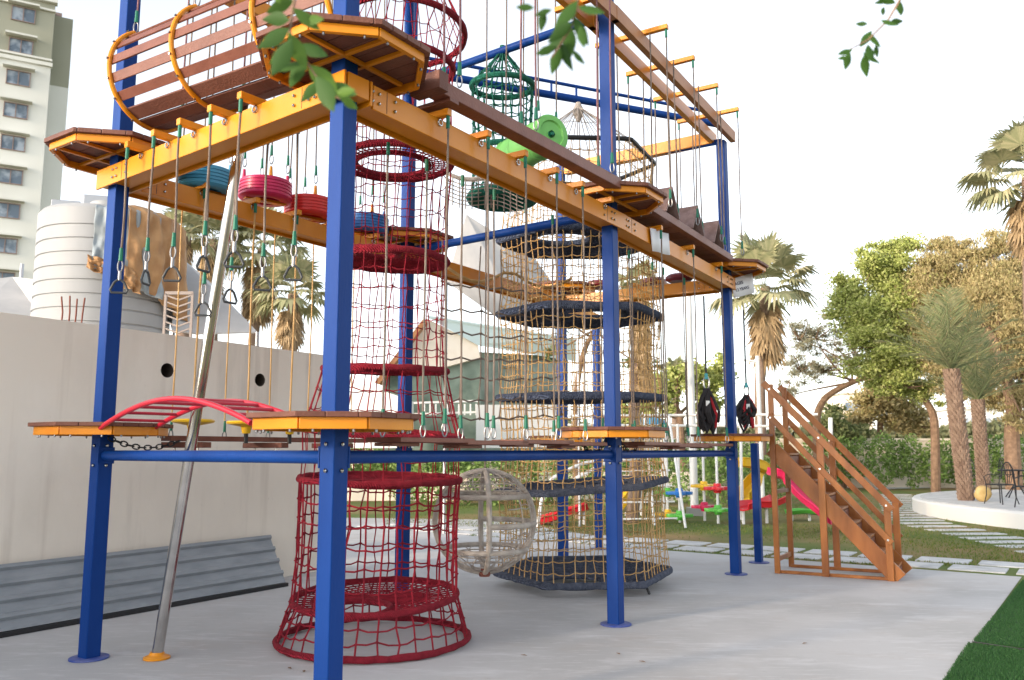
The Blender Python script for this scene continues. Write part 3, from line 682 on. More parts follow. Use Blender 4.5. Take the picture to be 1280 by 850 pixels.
for s in (.04, .30, .60, .92):
    q = lerp(A, B, s)
    rope_parts(hb, up(q, 6.0), up(q, zb+.03), .008, sleeve_top=False); rope_parts(hb, up(q, 6.0)-n23*.38, up(q, zb+.03)-n23*.38, .008, sleeve_top=False)
# long ropes from the top arms over the right bay down to the low boards
for i, s in enumerate(TS23):
    for sg, w1 in ((1, 'outer'), (-1, 'inner')):
        q = P[2]+d23*s+n23*sg*.40; t = thing('hanging_rope', 'thin grey rope from the %s %s end of the top right cross arms' % (ORD[i], w1), 'rope', up(q, TZ), 'ropes under the top right beams')
        rope_parts(t, up(q, TZ+.075), up(q, 1.72 if sg < 0 else 4.05), .0075)
# ---------------------------------------------------------------- basket swing
bc = at(606, 651, 8.15); Rb = .475
bk = thing('basket_swing', 'round pale woven basket swing with open sides behind the red tunnel', 'swing', bc)
for k in range(2):
    th = k*math.pi/2+.12; a = V3((math.cos(th), math.sin(th), 0)); MB().tube([bc+a*math.cos(t)*Rb+V3((0, 0, math.sin(t)*Rb)) for t in [2*math.pi*i/48 for i in range(48)]], .026, 8, closed=True).build('rib', 'wrope', bk)
for z in (-.55, .50): MB().hoop(bc+V3((0, 0, z*Rb)), Rb*math.sqrt(1-z*z), .024, 40, 8).build('hoop', 'wrope', bk)
bn = MB()
for sg, lim in ((-1, .55), (1, .50)):
    nr = 4
    for j in range(1, nr+1):
        zz = 1-(1-lim)*j/nr; rr = Rb*math.sqrt(1-zz*zz); pts = [bc+V3((rr*math.cos(t), rr*math.sin(t), sg*zz*Rb*(1 if sg > 0 else .97))) for t in [2*math.pi*i/36 for i in range(36)]]; bn.tube(pts, .006, 4, closed=True)
    for k in range(20):
        th = 2*math.pi*k/20; pts = []
        for j in range(7):
            zz = 1-(1-lim)*j/6; rr = Rb*math.sqrt(max(0, 1-zz*zz)); tw = th+(j*.10 if k % 2 else -j*.10); pts.append(bc+V3((rr*math.cos(tw), rr*math.sin(tw), sg*zz*Rb)))
        bn.tube(pts, .006, 4)
    bn.build('woven_net', 'wrope', bk); bn = MB()
MB().tube([bc+V3((Rb*math.cos(R_(a)), Rb*math.sin(R_(a)), -.02)) for a in range(-85, 100, 8)], .026, 8).build('back_rail', 'wrope', bk)
bn = MB()
for k in range(5):
    th = R_(-40+k*20); bn.tube([bc+V3((math.cos(th)*Rb*math.cos(p), math.sin(th)*Rb*math.cos(p), math.sin(p)*Rb)) for p in (-.66, -.3, 0, .3, .58)], .006, 4)
for z in (-.3, .28): bn.tube([bc+V3((Rb*math.sqrt(1-z*z)*math.cos(R_(a)), Rb*math.sqrt(1-z*z)*math.sin(R_(a)), z*Rb-.01*math.sin(a))) for a in range(-60, 50, 10)], .006, 4)
bn.build('side_net', 'wrope', bk)
MB().tube([bc+V3((0, 0, Rb)), V3((bc.x, bc.y, 7.33))], .008, 6).build('rope', 'grope', bk)
MB().lathe([(.05, -.03), (.06, 0), (.03, .05)], bc-V3((0, 0, Rb+.01)), 12).build('bottom_knot', 'rust', bk)
# sagging brown hose above the tan net
hs_ = [at(560+i*14, 335+(i-0)*.0+14*math.sin(math.pi*(i % 6)/5.0001)+i*1.2, 9.4+i*.12) for i in range(12)]
tag(MB().tube(hs_, .018, 8).build('sagging_rope', 'orope'), 'thick tan rope sagging in loops above the tan net cage', 'rope')
# ---------------------------------------------------------------- papers
def paper(c00, c10, c11, c01, label, txt=None):
    m_ = MB(); n_ = 8; ctr = (c00+c11)/2; nrm = (c10-c00).cross(c01-c00).normalized()
    if nrm.y > 0: nrm = -nrm
    for i in range(n_+1):
        for k in (0, 1):
            a = lerp(lerp(c00, c10, i/n_), lerp(c01, c11, i/n_), k); m_.v.append(a+nrm*(.012*math.sin(i*.8)+.004))
    for i in range(n_): m_.f.append((2*i, 2*i+1, 2*i+3, 2*i+2))
    o = m_.build('paper_notice', 'paper'); o.modifiers.new('s', 'SOLIDIFY').thickness = .002; tag(o, label, 'paper notice')
    if txt:
        ex = (c10-c00).normalized(); ey = (c01-c00).normalized(); ez = ex.cross(ey).normalized()
        for s, (fx, fy), sz in txt:
            cu = bpy.data.curves.new('t', 'FONT'); cu.body = s; cu.size = sz; cu.extrude = .001; cu.offset = sz*.02
            to = bpy.data.objects.new('t', cu); COL.objects.link(to); dg = bpy.context.evaluated_depsgraph_get()
            me = bpy.data.meshes.new_from_object(to.evaluated_get(dg)); bpy.data.objects.remove(to)
            eyy = (ey-ex*ey.dot(ex)).normalized(); mw = Matrix((ex, eyy, ex.cross(eyy))).transposed().to_4x4(); p = c00+(c10-c00)*fx+(c01-c00)*fy+nrm*.022
            me.transform(Matrix.Translation(p) @ mw); me.materials.append(M['ink'])
            q = bpy.data.objects.new('lettering', me); COL.objects.link(q); q.parent = o
pY = 8.35
def onface(px, py, off, p0, n):
    d = at(px, py, 1.)-V3((0, 0, EYE)); t = (p0+n*off-V3((0, 0, EYE))).dot(n)/d.dot(n); return V3((0, 0, EYE))+d*t
paper(*[onface(x, y, .135, P[2], n23) for x, y in ((815, 314), (837, 319), (835, 292), (812, 285))], 'blank white paper notice taped to the front right beam')
n3p = (n23*.8-dirn(2, 3)*.6).normalized(); P3f = P[3]+n23*.15+dirn(2, 3)*.10
paper(*[onface(x, y, .0, P3f, n3p) for x, y in ((917, 373), (943, 366), (940, 341), (914, 349))], 'white paper notice with printed words at the beam end by the far right post', [('AGES', (.10, .62), .060), ('12 YEARS', (.10, .30), .056)])
# ---------------------------------------------------------------- stairs
O = V3((3.50, 11.29, 0)); e = V3((.875, -.484, 0)); wv = V3((.53, .848, 0)).normalized(); W = .66; RUN = 1.43
st = thing('wooden_stairs', 'orange brown wooden staircase with handrails leading up to the far low platform', 'stairs', O)
def sp_(x, y, z): return O+e*x+wv*y+V3((0, 0, z))
for y in (0, W):
    MB().bar(sp_(0, y, .02), sp_(RUN, y, .02), .04, .04).build('ground_rail', 'stair', st, bevel=.004)
    MB().bar(sp_(-.02, y, 1.62), sp_(RUN+.02, y, .02), .035, .20, up=(0, 0, 1)).build('stringer', 'stair', st, bevel=.004)
    MB().box(sp_(.0, y-.035*(1 if y == 0 else -1), 1.24), (.07, .05, 2.48), math.atan2(e.y, e.x)).build('leg', 'stair', st, bevel=.004)
    MB().box(sp_(.60, y-.035*(1 if y == 0 else -1), .86), (.085, .05, 1.72), math.atan2(e.y, e.x)).build('leg', 'stair', st, bevel=.004)
    MB().box(sp_(1.36, y-.035*(1 if y == 0 else -1), .46), (.08, .05, .92), math.atan2(e.y, e.x)).build('leg', 'stair', st, bevel=.004)
    yy = y-.08*(1 if y == 0 else -1)
    MB().bar(sp_(-.08, yy, 2.50), sp_(1.42, yy, .86), .035, .085).build('handrail', 'stair', st, bevel=.005)
    MB().bar(sp_(-.02, yy, 2.06), sp_(1.40, yy, .46), .03, .075).build('mid_rail', 'stair', st, bevel=.005)
    b = MB()
    for x, z in ((0, 2.41), (.6, 1.76), (1.36, .92), (0, 2.03), (.6, 1.36), (1.36, .50)): b.lathe([(.014, 0), (.014, .012)], sp_(x, yy-.02*(1 if y == 0 else -1), z), 8, axis=wv*(-1 if y == 0 else 1))
    b.build('bolt', 'steel', st)
for k in range(9):
    t = (k+.6)/9.3; MB().box(sp_(RUN*t, W/2, 1.62*(1-t)+.03), (.20, W-.04, .03), math.atan2(e.y, e.x)).build('tread', 'stair', st, bevel=.004)
    if k % 1 == 0: MB().box(sp_(RUN*t+.09, W/2, 1.62*(1-t)-.06), (.018, W-.04, .13), math.atan2(e.y, e.x)).build('riser', 'slat', st)
MB().bar(sp_(0, 0, .18), sp_(0, W, .18), .035, .06).bar(sp_(0, 0, 1.05), sp_(0, W, 1.05), .035, .05).build('cross_rail', 'stair', st, bevel=.004)
# ---------------------------------------------------------------- harnesses
def harness(px, py, Y, L, wd, label, seed):
    c = at(px, py, Y); rr = random.Random(seed); t = thing('climbing_harness', label, 'harness', c, 'climbing harnesses')
    MB().tube([c+V3((0, 0, L*.52+1.2)), c+V3((0, 0, L*.75))], .012, 7).build('rope', 'drope', t)
    carabiner(c+V3((0, 0, L*.66)), 2.2).build('carabiner', 'steel', t); MB().tube([c+V3((0, 0, L*.76)), c+V3((0, 0, L*.9))], .022, 8).build('sleeve', 'teal', t)
    for m_, n_ in (('harn', 16), ('harr', 4)):
        b = MB()
        for k in range(n_):
            a = rr.uniform(0, 6.28); top = c+V3((rr.uniform(-.02, .02), rr.uniform(-.02, .02), L*.52)); x = math.cos(a); y = math.sin(a); w1 = wd*rr.uniform(.25, .7); l = L*rr.uniform(.6, 1.08)
            pts = [top, top+V3((x*w1*.5, y*w1*.5, -l*.3)), top+V3((x*w1, y*w1, -l*.7)), top+V3((x*w1*.7-y*.04, y*w1*.7+x*.04, -l)), top+V3((x*w1*.3-y*.07, y*w1*.3+x*.07, -l*.75)), top+V3((-x*.02, -y*.02, -l*.2))]
            sm = []
            for i in range(len(pts)-1): sm += [pts[i], lerp(pts[i], pts[i+1], .5)+V3((0, 0, -.01))]
            b.tube(sm+[pts[-1]], rr.uniform(.016, .028), 6)
        b.build('straps', m_, t)
    MB().box(c+V3((-.02, -wd*.5, .08)), (.05, .012, .07), .2).build('buckle', 'white', t, bevel=.004)
harness(884, 513, 10.6, .52, .26, 'red and black climbing harness hanging left of the far right post', 3)
harness(934, 516, 11.6, .46, .26, 'black climbing harness hanging right of the far right post', 9)
# ================================================================ LEFT WALL AND WHAT STANDS THERE
wu = V3((.532, .847, 0)).normalized(); wn = V3((wu.y, -wu.x, 0)); W0 = V3((-4.86, 7.84, 0)); WH = 2.9
sA, sB = -14., 4.35
holes = []
for px, py in ((209, 463), (325, 475)):
    # intersect the view ray with the wall plane
    d = at(px, py, 1.)-V3((0, 0, EYE)); t = (W0-V3((0, 0, EYE))).dot(wn)/d.dot(wn); q = V3((0, 0, EYE))+d*t; holes.append(((q-W0).dot(wu), q.z))
outer = [V3((sA, 0, 0)), V3((sB, 0, 0)), V3((sB, WH, 0)), V3((sA, WH, 0))]; loops = [outer]
for hx, hz in holes: loops.append([V3((hx+.082*math.cos(-2*math.pi*i/28), hz+.082*math.sin(-2*math.pi*i/28), 0)) for i in range(28)])
tri = tessellate_polygon(loops); flat = [p for l_ in loops for p in l_]
wb = MB(); wb.v = [W0+wu*p.x+V3((0, 0, p.y)) for p in flat]; wb.f = [tuple(t_) for t_ in tri]
n0 = len(wb.v)
bk4 = [W0+wu*p.x+V3((0, 0, p.y))-wn*.25 for p in outer]; wb.v += bk4; wb.f += [(n0, n0+3, n0+2, n0+1)]+[(i, (i+1) % 4, n0+(i+1) % 4, n0+i) for i in range(4)]
wl = wb.build('plaster_wall', 'wall', smooth=False); tag(wl, 'plain beige plastered boundary wall with two round drain holes at left', 'wall')
for hx, hz in holes:
    c = W0+wu*hx+V3((0, 0, hz))
    MB().lathe([(.082, .0), (.082, -.20), (.0, -.20)], c, 28, axis=wn, cap=False).build('drain_pipe', 'dark', wl)
# leaning corrugated sheet
q0 = gnd(0, 785); q1 = gnd(357, 733)
def wallpt(s, z, off=.0): return W0+wu*s+wn*off+V3((0, 0, z))
cs = MB(); prof = []
base_off = (q0-W0).dot(wn); top = atz(337, 670, .62)
print('sheet off', base_off, (q1-W0).dot(wn), (top-W0).dot(wn))
nrib = 4; offb, offt, zt = (q1-W0).dot(wn), .06, None
zt = .62
seg = [(0, .0), (.06, .0)]
t = 0; path = []
for i in range(nrib):
    a = i/nrib; path += [(a+.02, 0), (a+.17/1, 0), (a+.185, .028), (a+.235, .028)]
path.append((1, 0))
sS, sE = -6., (q1-W0).dot(wu); dd_ = at(337, 670, 1.)-V3((0, 0, EYE)); tt_ = (W0+wn*.06-V3((0, 0, EYE))).dot(wn)/dd_.dot(wn); sTop = (V3((0, 0, EYE))+dd_*tt_-W0).dot(wu); zt = (V3((0, 0, EYE))+dd_*tt_).z; print('sheet', offb, sE, sTop, zt)
for s in (sS, sE):
    for (tt, bu) in path:
        off = offb+(offt-offb)*tt; z = .035+(zt-.035)*tt; nr = V3((0, 0, 1))*offb+wn*zt; nr.normalize()
        sx = s+((sTop-sE)*tt if s == sE else 0); cs.v.append(wallpt(sx, z, off)+nr*bu)
k = len(path); cs.f = [(i, i+1, k+i+1, k+i) for i in range(k-1)]
o = cs.build('corrugated_sheet', 'sheet', smooth=False); sm = o.modifiers.new('s', 'SOLIDIFY'); sm.thickness = .004
tag(o, 'grey ribbed metal sheet leaning against the foot of the beige wall', 'metal sheet')
tag(MB().bar(wallpt(sS, .022, offb+.0), wallpt(sE+.02, .022, offb+.0), .05, .04).build('black_strip', 'black'), 'black strip filling the gap along the foot of the grey sheet', 'strip')  # plain black bar filling the gap under the sheet's lower edge
for i, px in enumerate((77, 86, 94, 102)):
    d = at(px, 400, 1.)-V3((0, 0, EYE)); t = (W0-V3((0, 0, EYE))-wn*.1).dot(wn)/d.dot(wn); q = V3((0, 0, EYE))+d*t
    tag(MB().tube([V3((q.x, q.y, WH-.05)), V3((q.x+.005, q.y, WH+.1)), V3((q.x+.012*(i-1.5), q.y, WH+.26+.02*(i % 2)))], .008, 6).build('rebar', 'rust'), 'rusty bar sticking out of the wall top, %s from the left' % ORD[i], 'rebar', 'rusty bars on the wall top')
# tank
tc_ = at(128, 400, 11.6); tc_ = V3((tc_.x, tc_.y, 0)); tR = .88; ztop = zat(128, 262, 11.6-.6)
tk = thing('water_tank', 'white ribbed plastic water tank standing behind the beige wall', 'water tank', tc_)
pr = [(tR, 0)]; z = .1
while z < ztop-.2:
    pr += [(tR, z), (tR-.018, z+.006), (tR-.018, z+.022), (tR, z+.03)]; z += .185
pr += [(tR, ztop-.03), (tR*.96, ztop+.02), (tR*.5, ztop+.13), (.25, ztop+.17), (.25, ztop+.24), (0, ztop+.25)]
MB().lathe(pr, tc_, 56, cap=False).build('tank_body', 'tankw', tk, ang=28)
q = at(85, 262, 13.2); tag(MB().box(q-V3((0, 0, 1.2)), (.42, .4, 2.6), .3).build('roof_box', 'galv', bevel=.01), 'small grey box rising behind the left of the tank top', 'box')
q = at(122, 256, 12.8); tag(MB().box(q-V3((0, 0, 1.2)), (.34, .4, 2.6), .3).build('roof_box', 'galv', bevel=.01), 'taller grey box behind the tank top beside the left blue post', 'box')
# tarps draped on tank
def drape(pix, Y0, m, label, seed, nx=14, ny=18, name='tarpaulin'):
    # pix: left boundary list, right boundary list of (x,y)
    L, Rr = pix; rr = random.Random(seed); mb = MB()
    def samp(l, t): t *= len(l)-1; i = min(int(t), len(l)-2); f = t-i; return (l[i][0]+(l[i+1][0]-l[i][0])*f, l[i][1]+(l[i+1][1]-l[i][1])*f)
    for j in range(ny+1):
        a = samp(L, j/ny); b = samp(Rr, j/ny)
        for i in range(nx+1):
            t = i/nx; x = a[0]+(b[0]-a[0])*t; y = a[1]+(b[1]-a[1])*t
            mb.v.append(at(x, y, Y0+.035*math.sin(i*.9+seed+j*.25)+.02*math.sin(i*2.1+j*.5)-.12*math.sin(t*3.1)))
    for j in range(ny):
        for i in range(nx): k = j*(nx+1)+i; mb.f.append((k, k+1, k+nx+2, k+nx+1))
    o = mb.build(name, m, ang=180); o.modifiers.new('s', 'SOLIDIFY').thickness = .006; return tag(o, label, 'tarpaulin')
from mathutils import noise
def tank_tarp(a0, a1, ztopf, zbotf, m, label, off, seed):
    nx, ny = 46, 44; mb = MB()
    for j in range(ny+1):
        v = j/ny
        for i in range(nx+1):
            u = i/nx; th = R_(a0+(a1-a0)*u); zt_ = ztopf(u); zb_ = zbotf(u); z = zt_+(zb_-zt_)*v
            pl = .085*noise.noise(V3((u*7+seed, v*1.3, seed)))+.055*noise.noise(V3((u*13+seed, v*5, seed)))+.03*math.sin(u*23+v*3+seed)*v
            over = max(0, z-(ztop-.05)); r = tR+off+pl+.05-over*1.5+max(0, u-.75)*.35*v
            mb.v.append(V3((tc_.x+r*math.cos(th), tc_.y+r*math.sin(th), z+.03*noise.noise(V3((u*5, v*5, seed+3))))))
    for j in range(ny):
        for i in range(nx): k = j*(nx+1)+i; mb.f.append((k, k+nx+1, k+nx+2, k+1))
    o = mb.build('tarpaulin', m, ang=180); o.modifiers.new('s', 'SOLIDIFY').thickness = .006; return tag(o, label, 'tarpaulin')
zy = lambda y: zat(180, y, 11.0)
tank_tarp(-74, -22, lambda u: zy(262), lambda u: zy(342+u*30), 'tarp2', 'blue grey tarpaulin on the shoulder of the white tank', .03, 1.)
tank_tarp(-50, 18, lambda u: zy(256), lambda u: zy(352+u*42), 'tarp', 'crumpled brown tarpaulin hanging over the right side of the white tank', .075, 2.)
tank_tarp(-76, -40, lambda u: zy(326+u*14), lambda u: zy(342+u*28), 'tarp', 'folded brown tarpaulin edge under the blue grey one', .085, 5.)
# plastic chair and odds on the far side of the wall
pcq = at(222, 410, 10.5); ch = thing('plastic_chair', 'taupe lattice back plastic chair just above the wall beside the tank', 'chair', pcq-V3((0, 0, .8)))
b = MB(); 
for i in range(6): b.bar(pcq+V3((-.16+.0*i, 0, .42-i*.085)), pcq+V3((.0, 0, .36-i*.085)), .02, .018).bar(pcq+V3((.16, 0, .42-i*.085)), pcq+V3((.0, 0, .36-i*.085)), .02, .018)
for sx in (-.17, .17): b.bar(pcq+V3((sx, 0, .44)), pcq+V3((sx, 0, -.8)), .03, .03)
b.bar(pcq+V3((-.18, 0, .45)), pcq+V3((.18, 0, .45)), .03, .04); b.build('backrest', 'plastic', ch)
b = MB().box(pcq+V3((0, -.22, -.35)), (.4, .42, .03)); b.build('seat', 'plastic', ch, bevel=.01)
for sx in (-.16, .16): MB().bar(pcq+V3((sx, -.4, -.36)), pcq+V3((sx, -.42, -.8)), .03, .03).build('leg', 'plastic', ch)
# white tents behind the wall
def tent(pts3, label, post=None, name='canopy'):
    mb = MB(); mb.v = pts3[0]; mb.f = pts3[1]; t = thing(name, label, 'tent', pts3[0][0])
    o = mb.build('cloth', 'cloth', t, smooth=False); o.modifiers.new('s', 'SOLIDIFY').thickness = .02
    for p in post or []: MB().tube([p, V3((p.x, p.y, 0))], .03, 8).build('pole', 'galv', t)
a, b_, c_, d_, e_ = at(222, 318, 13), at(322, 415, 12.), at(215, 412, 11.5), at(262, 352, 14.5), at(200, 350, 16)
tent(([a, b_, c_, d_, e_, at(245, 417, 11.8)], [(0, 2, 5), (0, 5, 1), (0, 1, 3), (0, 4, 2)]), 'white peaked canopy behind the wall right of the tank', [a, b_])
a = at(15, 346, 14); tent(([a, at(50, 350, 13.4), at(56, 402, 12.6), at(-40, 402, 12.0), at(-40, 352, 13.5)], [(0, 3, 2, 1), (0, 4, 3)]), 'white cloth tent at the left picture edge below the apartment block', [at(28, 330, 14)])
sail = MB(); sp0 = [at(583, 268, 17), at(558, 352, 16.5), at(620, 395, 17), at(722, 398, 18), at(668, 322, 17.6)]
ctr = sum(sp0, V3())/5+V3((0, .5, -.15)); sail.v = sp0+[ctr]; sail.f = [(i, (i+1) % 5, 5) for i in range(5)]
t = thing('shade_sail', 'pale fabric shade sail behind the back yellow beam', 'shade sail', sp0[0]); o = sail.build('fabric', 'cloth', t, ang=180); o.modifiers.new('s', 'SOLIDIFY').thickness = .01
for k in (1, 3): MB().tube([sp0[k], V3((sp0[k].x, sp0[k].y, 0))], .03, 8).build('pole', 'galv', t)
# ================================================================ APARTMENT BLOCK
ab = thing('apartment_block', 'tall cream apartment block with olive top storeys at the left edge', 'building', at(30, 560, 76))
cA = at(62, 200, 76); fx = V3((.875, .484, 0)).normalized(); fn = V3((fx.y, -fx.x, 0))
# face plane: right corner at cA, extends left; storeys 3 m
def fp(s, z, off=0): q = V3((cA.x, cA.y, 0))+fx*s+fn*off; return V3((q.x, q.y, z))
cA = V3((at(62, 100, 76).x, 76, 0)); TOPZ = 44.6
zsplit = at(40, 82, 76).z
MB().box(fp(-11, zsplit/2, -6), (22, 12, zsplit), math.atan2(fx.y, fx.x)).build('wall', 'bldg', ab, smooth=False)
MB().box(fp(-11, (zsplit+TOPZ)/2, -6), (22, 12, TOPZ-zsplit), math.atan2(fx.y, fx.x)).build('upper_wall', 'bldg2', ab, smooth=False)
MB().box(fp(.7, zsplit*.485, -7), (1.8, 10, zsplit*.97), math.atan2(fx.y, fx.x)).build('wing', 'bldg', ab, smooth=False)
MB().box(fp(.7, zsplit*.97+3.6, -7), (1.8, 10, 7.2), math.atan2(fx.y, fx.x)).build('upper_wing', 'bldg2', ab, smooth=False)
MB().box(fp(-11, zsplit, .0), (22.3, .5, .35), math.atan2(fx.y, fx.x)).box(fp(-11, zsplit+.5, .0), (22.2, .3, .2), math.atan2(fx.y, fx.x)).box(fp(-11, TOPZ, .0), (22.4, .8, .5), math.atan2(fx.y, fx.x)).box(fp(-11, TOPZ-1, .0), (22.2, .4, .2), math.atan2(fx.y, fx.x)).build('cornice', 'bldg', ab, smooth=False)
MB().box(fp(.1, TOPZ-1.4, -4), (1., 3, 3.2), math.atan2(fx.y, fx.x)).build('stair_head', 'wframe', ab, smooth=False)
zs = [at(38, y, 76).z for y in (27, 66, 105, 145, 185, 226, 268, 311, 353)]
for ci, s in enumerate((-2.55, -6.8)):
    for k, z in enumerate(zs):
        wd_, ht_ = 1.9, 1.35
        wf = MB(); 
        for dx in (-wd_/2, 0, wd_/2): wf.box(fp(s+dx, z, .05), (.07, .16, ht_), math.atan2(fx.y, fx.x))
        for dz in (-ht_/2, ht_/2): wf.box(fp(s, z+dz, .05), (wd_+.1, .15, .07), math.atan2(fx.y, fx.x))
        o = wf.build('window', 'wframe', ab, smooth=False)
        MB().box(fp(s, z, .01), (wd_, .06, ht_), math.atan2(fx.y, fx.x)).build('pane', 'glass', o, smooth=False)
        MB().box(fp(s, z+ht_/2+.28, .35), (wd_+.7, .8, .18), math.atan2(fx.y, fx.x)).build('sunshade', 'bldg', o, smooth=False)
# ================================================================ MID BUILDING (hall)
hl = thing('garden_hall', 'cream gabled hall with dark green glazed ground floor behind the rope course', 'building', at(600, 570, 27))
g0, g1, gp = at(470, 470, 27), at(598, 458, 30), at(530, 402, 28.2)
zE = 5.0
def slab(pts, d, name, m, par):
    mb = MB(); n = len(pts); mb.v = list(pts)+[p+d for p in pts]; mb.f = [tuple(range(n)), tuple(range(2*n-1, n-1, -1))]+[(i, n+i, n+(i+1) % n, (i+1) % n) for i in range(n)]
    return mb.build(name, m, par, smooth=False)
slab([at(478, 470, 27), at(545, 462, 27.5), at(600, 447, 28), at(597, 430, 28), at(533, 398, 27.5)], V3((0, .5, 0)), 'gable', 'cream', hl)
slab([at(533, 396, 27.4), at(720, 425, 34), at(720, 452, 34), at(598, 432, 27.9)], V3((0, .3, .1)), 'roof', 'groof', hl)
slab([at(480, 472, 27.3), at(600, 448, 28.3), at(600, 575, 28.3), at(480, 575, 27.3)], V3((0, .4, 0)), 'glazed_wall', 'gbld', hl)
slab([at(598, 440, 29.), at(710, 446, 34), at(710, 575, 34), at(598, 575, 29.)], V3((0, .3, 0)), 'side_wall', 'gbld', hl)
slab([at(468, 478, 26.6), at(530, 397, 27.), at(533, 402, 27.), at(474, 480, 26.6)], V3((0, .6, 0)), 'bargeboard', 'topwood', hl)
slab([at(595, 506, 26), at(706, 506, 27), at(706, 560, 27), at(595, 560, 26)], V3((0, .3, 0)), 'white_wall', 'white', hl)
rl = MB()
for i in range(17): rl.bar(at(480+i*7.2, 505, 26.5), at(480+i*7.2, 519, 26.5), .05, .05)
rl.bar(at(478, 505, 26.5), at(598, 501, 26.5), .06, .06).bar(at(478, 519, 26.5), at(598, 515, 26.5), .06, .06); rl.build('railing', 'white', hl, smooth=False)
slab([at(440, 475, 24), at(512, 500, 24), at(512, 560, 24), at(440, 560, 24)], V3((0, 1, 0)), 'porch_wall', 'white', hl)
# ================================================================ LAWN FURNITURE: pavers, path, terrace
pv = 0; rowd = (e0-e2); 
def paver_row(off0, off1, n, skew, s0):
    pass
eu = (gnd(1280, 721)-gnd(832, 688)).normalized(); en = V3((-eu.y, eu.x, 0))
if en.y < 0: en = -en
base = gnd(832, 688)
kk = 0
for r in range(2):
    for i in range(-9, 11):
        c = base+eu*(i*.80+.38+r*.28)+en*(.14+.32+r*.72)
        mb = MB(); q = [c+eu*a+en*b for a, b in ((-.34, -.27), (.34, -.27), (.34, .27), (-.34, .27))]; mb.prism([(p.x, p.y) for p in q], -.02, .012)
        o = mb.build('paving_slab', 'paver', smooth=False, bevel=.006); kk += 1
        tag(o, 'square grey paver in the %s row of the path beside the slab' % ('near' if r == 0 else 'far'), 'paver', 'square pavers beside the slab, %s row' % ('near' if r == 0 else 'far'))
PATH = [(1318, 690), (1290, 683), (1264, 677.5), (1241, 672.5), (1218, 667.5), (1194, 662.5), (1171, 658), (1155, 654), (1147, 650.3), (1141, 647), (1136, 643.8), (1133, 640.8), (1131, 638), (1129, 635.3), (1127, 632.7), (1125, 630.3), (1124, 628), (1122, 625.8), (1121, 623.8), (1120, 621.8), (1119, 620), (1118, 618.3)]
for i, (px, py) in enumerate(PATH):
    c = gnd(px, py); wd = 1.15; dd = V3((1, .1, 0)).normalized()
    q = [c+dd*a+V3((-.1, 1, 0))*b for a, b in ((-wd*.5, -.15), (wd*.5, -.15), (wd*.5, .15), (-wd*.5, .15))]
    o = MB().prism([(p.x, p.y) for p in q], -.02, .012).build('stepping_stone', 'paver', smooth=False, bevel=.006)
    tag(o, ('long pale garden stepping stone, %s from the right picture edge' % ORD[i-2]) if 2 <= i < 10 else (['stepping stone wholly at the picture edge, nearest of the curved path', 'second nearest stepping stone of the curved path, cut by the picture edge'][i] if i < 2 else 'small far stepping stone, %s of the curved path counting from the right' % ORD[i]), 'stepping stone', 'stepping stones of the curved path')
tcn = V3((18.5, 19.6, 0)); ter = thing('round_terrace', 'raised round white terrace carrying palms and iron furniture', 'terrace', tcn)
MB().lathe([(8.4, -.05), (8.4, .30), (8.36, .34)], tcn, 96).build('terrace_kerb', 'white', ter); MB().lathe([(8.2, .30), (8.2, .352), (0, .352)], tcn, 96, cap=False).build('terrace_floor', 'paver', ter)
tag(MB().prism([tuple(gnd(x, y)[:2]) for x, y in ((1085, 612), (1290, 606), (1290, 602), (1085, 607))], -.02, .02).build('far_path', 'paver', smooth=False), 'x', 'path')
far_o = bpy.data.objects['far_path']; del far_o['label']; del far_o['category']; struct(far_o)
# boundary wall and hedge
bw = thing('boundary_wall', 'long sunlit cream garden wall behind the hedge', 'wall', (5, 37, 0))
MB().bar(V3((-26, 37, 1.0)), V3((60, 36, 1.0)), .3, 2.0).build('wall', 'cream', bw, smooth=False); MB().bar(V3((-26, 37, 2.05)), V3((60, 36, 2.05)), .4, .1).build('coping', 'cream', bw, smooth=False)
def clump_pts(cl, n, surf=.5):
    out = []; tot = sum(c[3]*c[4] for c in cl)
    for (x, y, z, rx, rz, *ry) in cl:
        k = max(10, int(n*rx*rz/tot)); d = rng.normal(size=(k, 3)); d /= np.linalg.norm(d, axis=1)[:, None]
        if surf is None: r = np.abs(rng.normal(0, .62, k))
        else: r = rng.uniform(0, 1, k)**(1/3)*surf+(1-surf)*rng.uniform(.75, 1.08, k)
        r = r[:, None]
        out.append(np.array([x, y, z])+d*r*np.array([rx, ry[0] if ry else rx, rz]))
    return np.vstack(out)
hg = []
for i in range(46):
    x = -8+i*.72; 
    if rng.uniform() < .12: continue
    hg.append((x, 34.6+rng.uniform(-.3, .3), 1.0+rng.uniform(-.1, .35), .6, 1.1+rng.uniform(-.25, .15), .5))
for i in range(18): hg.append((-9+rng.uniform(0, 8), 29+rng.uniform(-1, 1), .8, .6, .9, .5))
pts = clump_pts(hg, 42000, .7); Vv, Ff = leaves(pts, .15, 0, .6)
tag(npmesh('hedge', Vv, Ff, 'leafh'), 'leafy green hedge along the foot of the cream garden wall', 'hedge')
# near shrubs behind red tunnel
pts = clump_pts([(-3.2+i*.85, 25+rng.uniform(-.5, .5), .75, .6, .8, .5) for i in range(14)], 9000, .7); Vv, Ff = leaves(pts, .13, 0, .55)
tag(npmesh('shrub_border', Vv, Ff, 'leafh'), 'light green shrub border seen low through the nets', 'shrubs')
# yellow low wall & light path left
tag(MB().bar(V3((-10, 27, .45)), V3((6, 27.5, .45)), .2, .9).build('low_wall', 'cream', smooth=False), 'low cream wall behind the basket swing', 'wall')
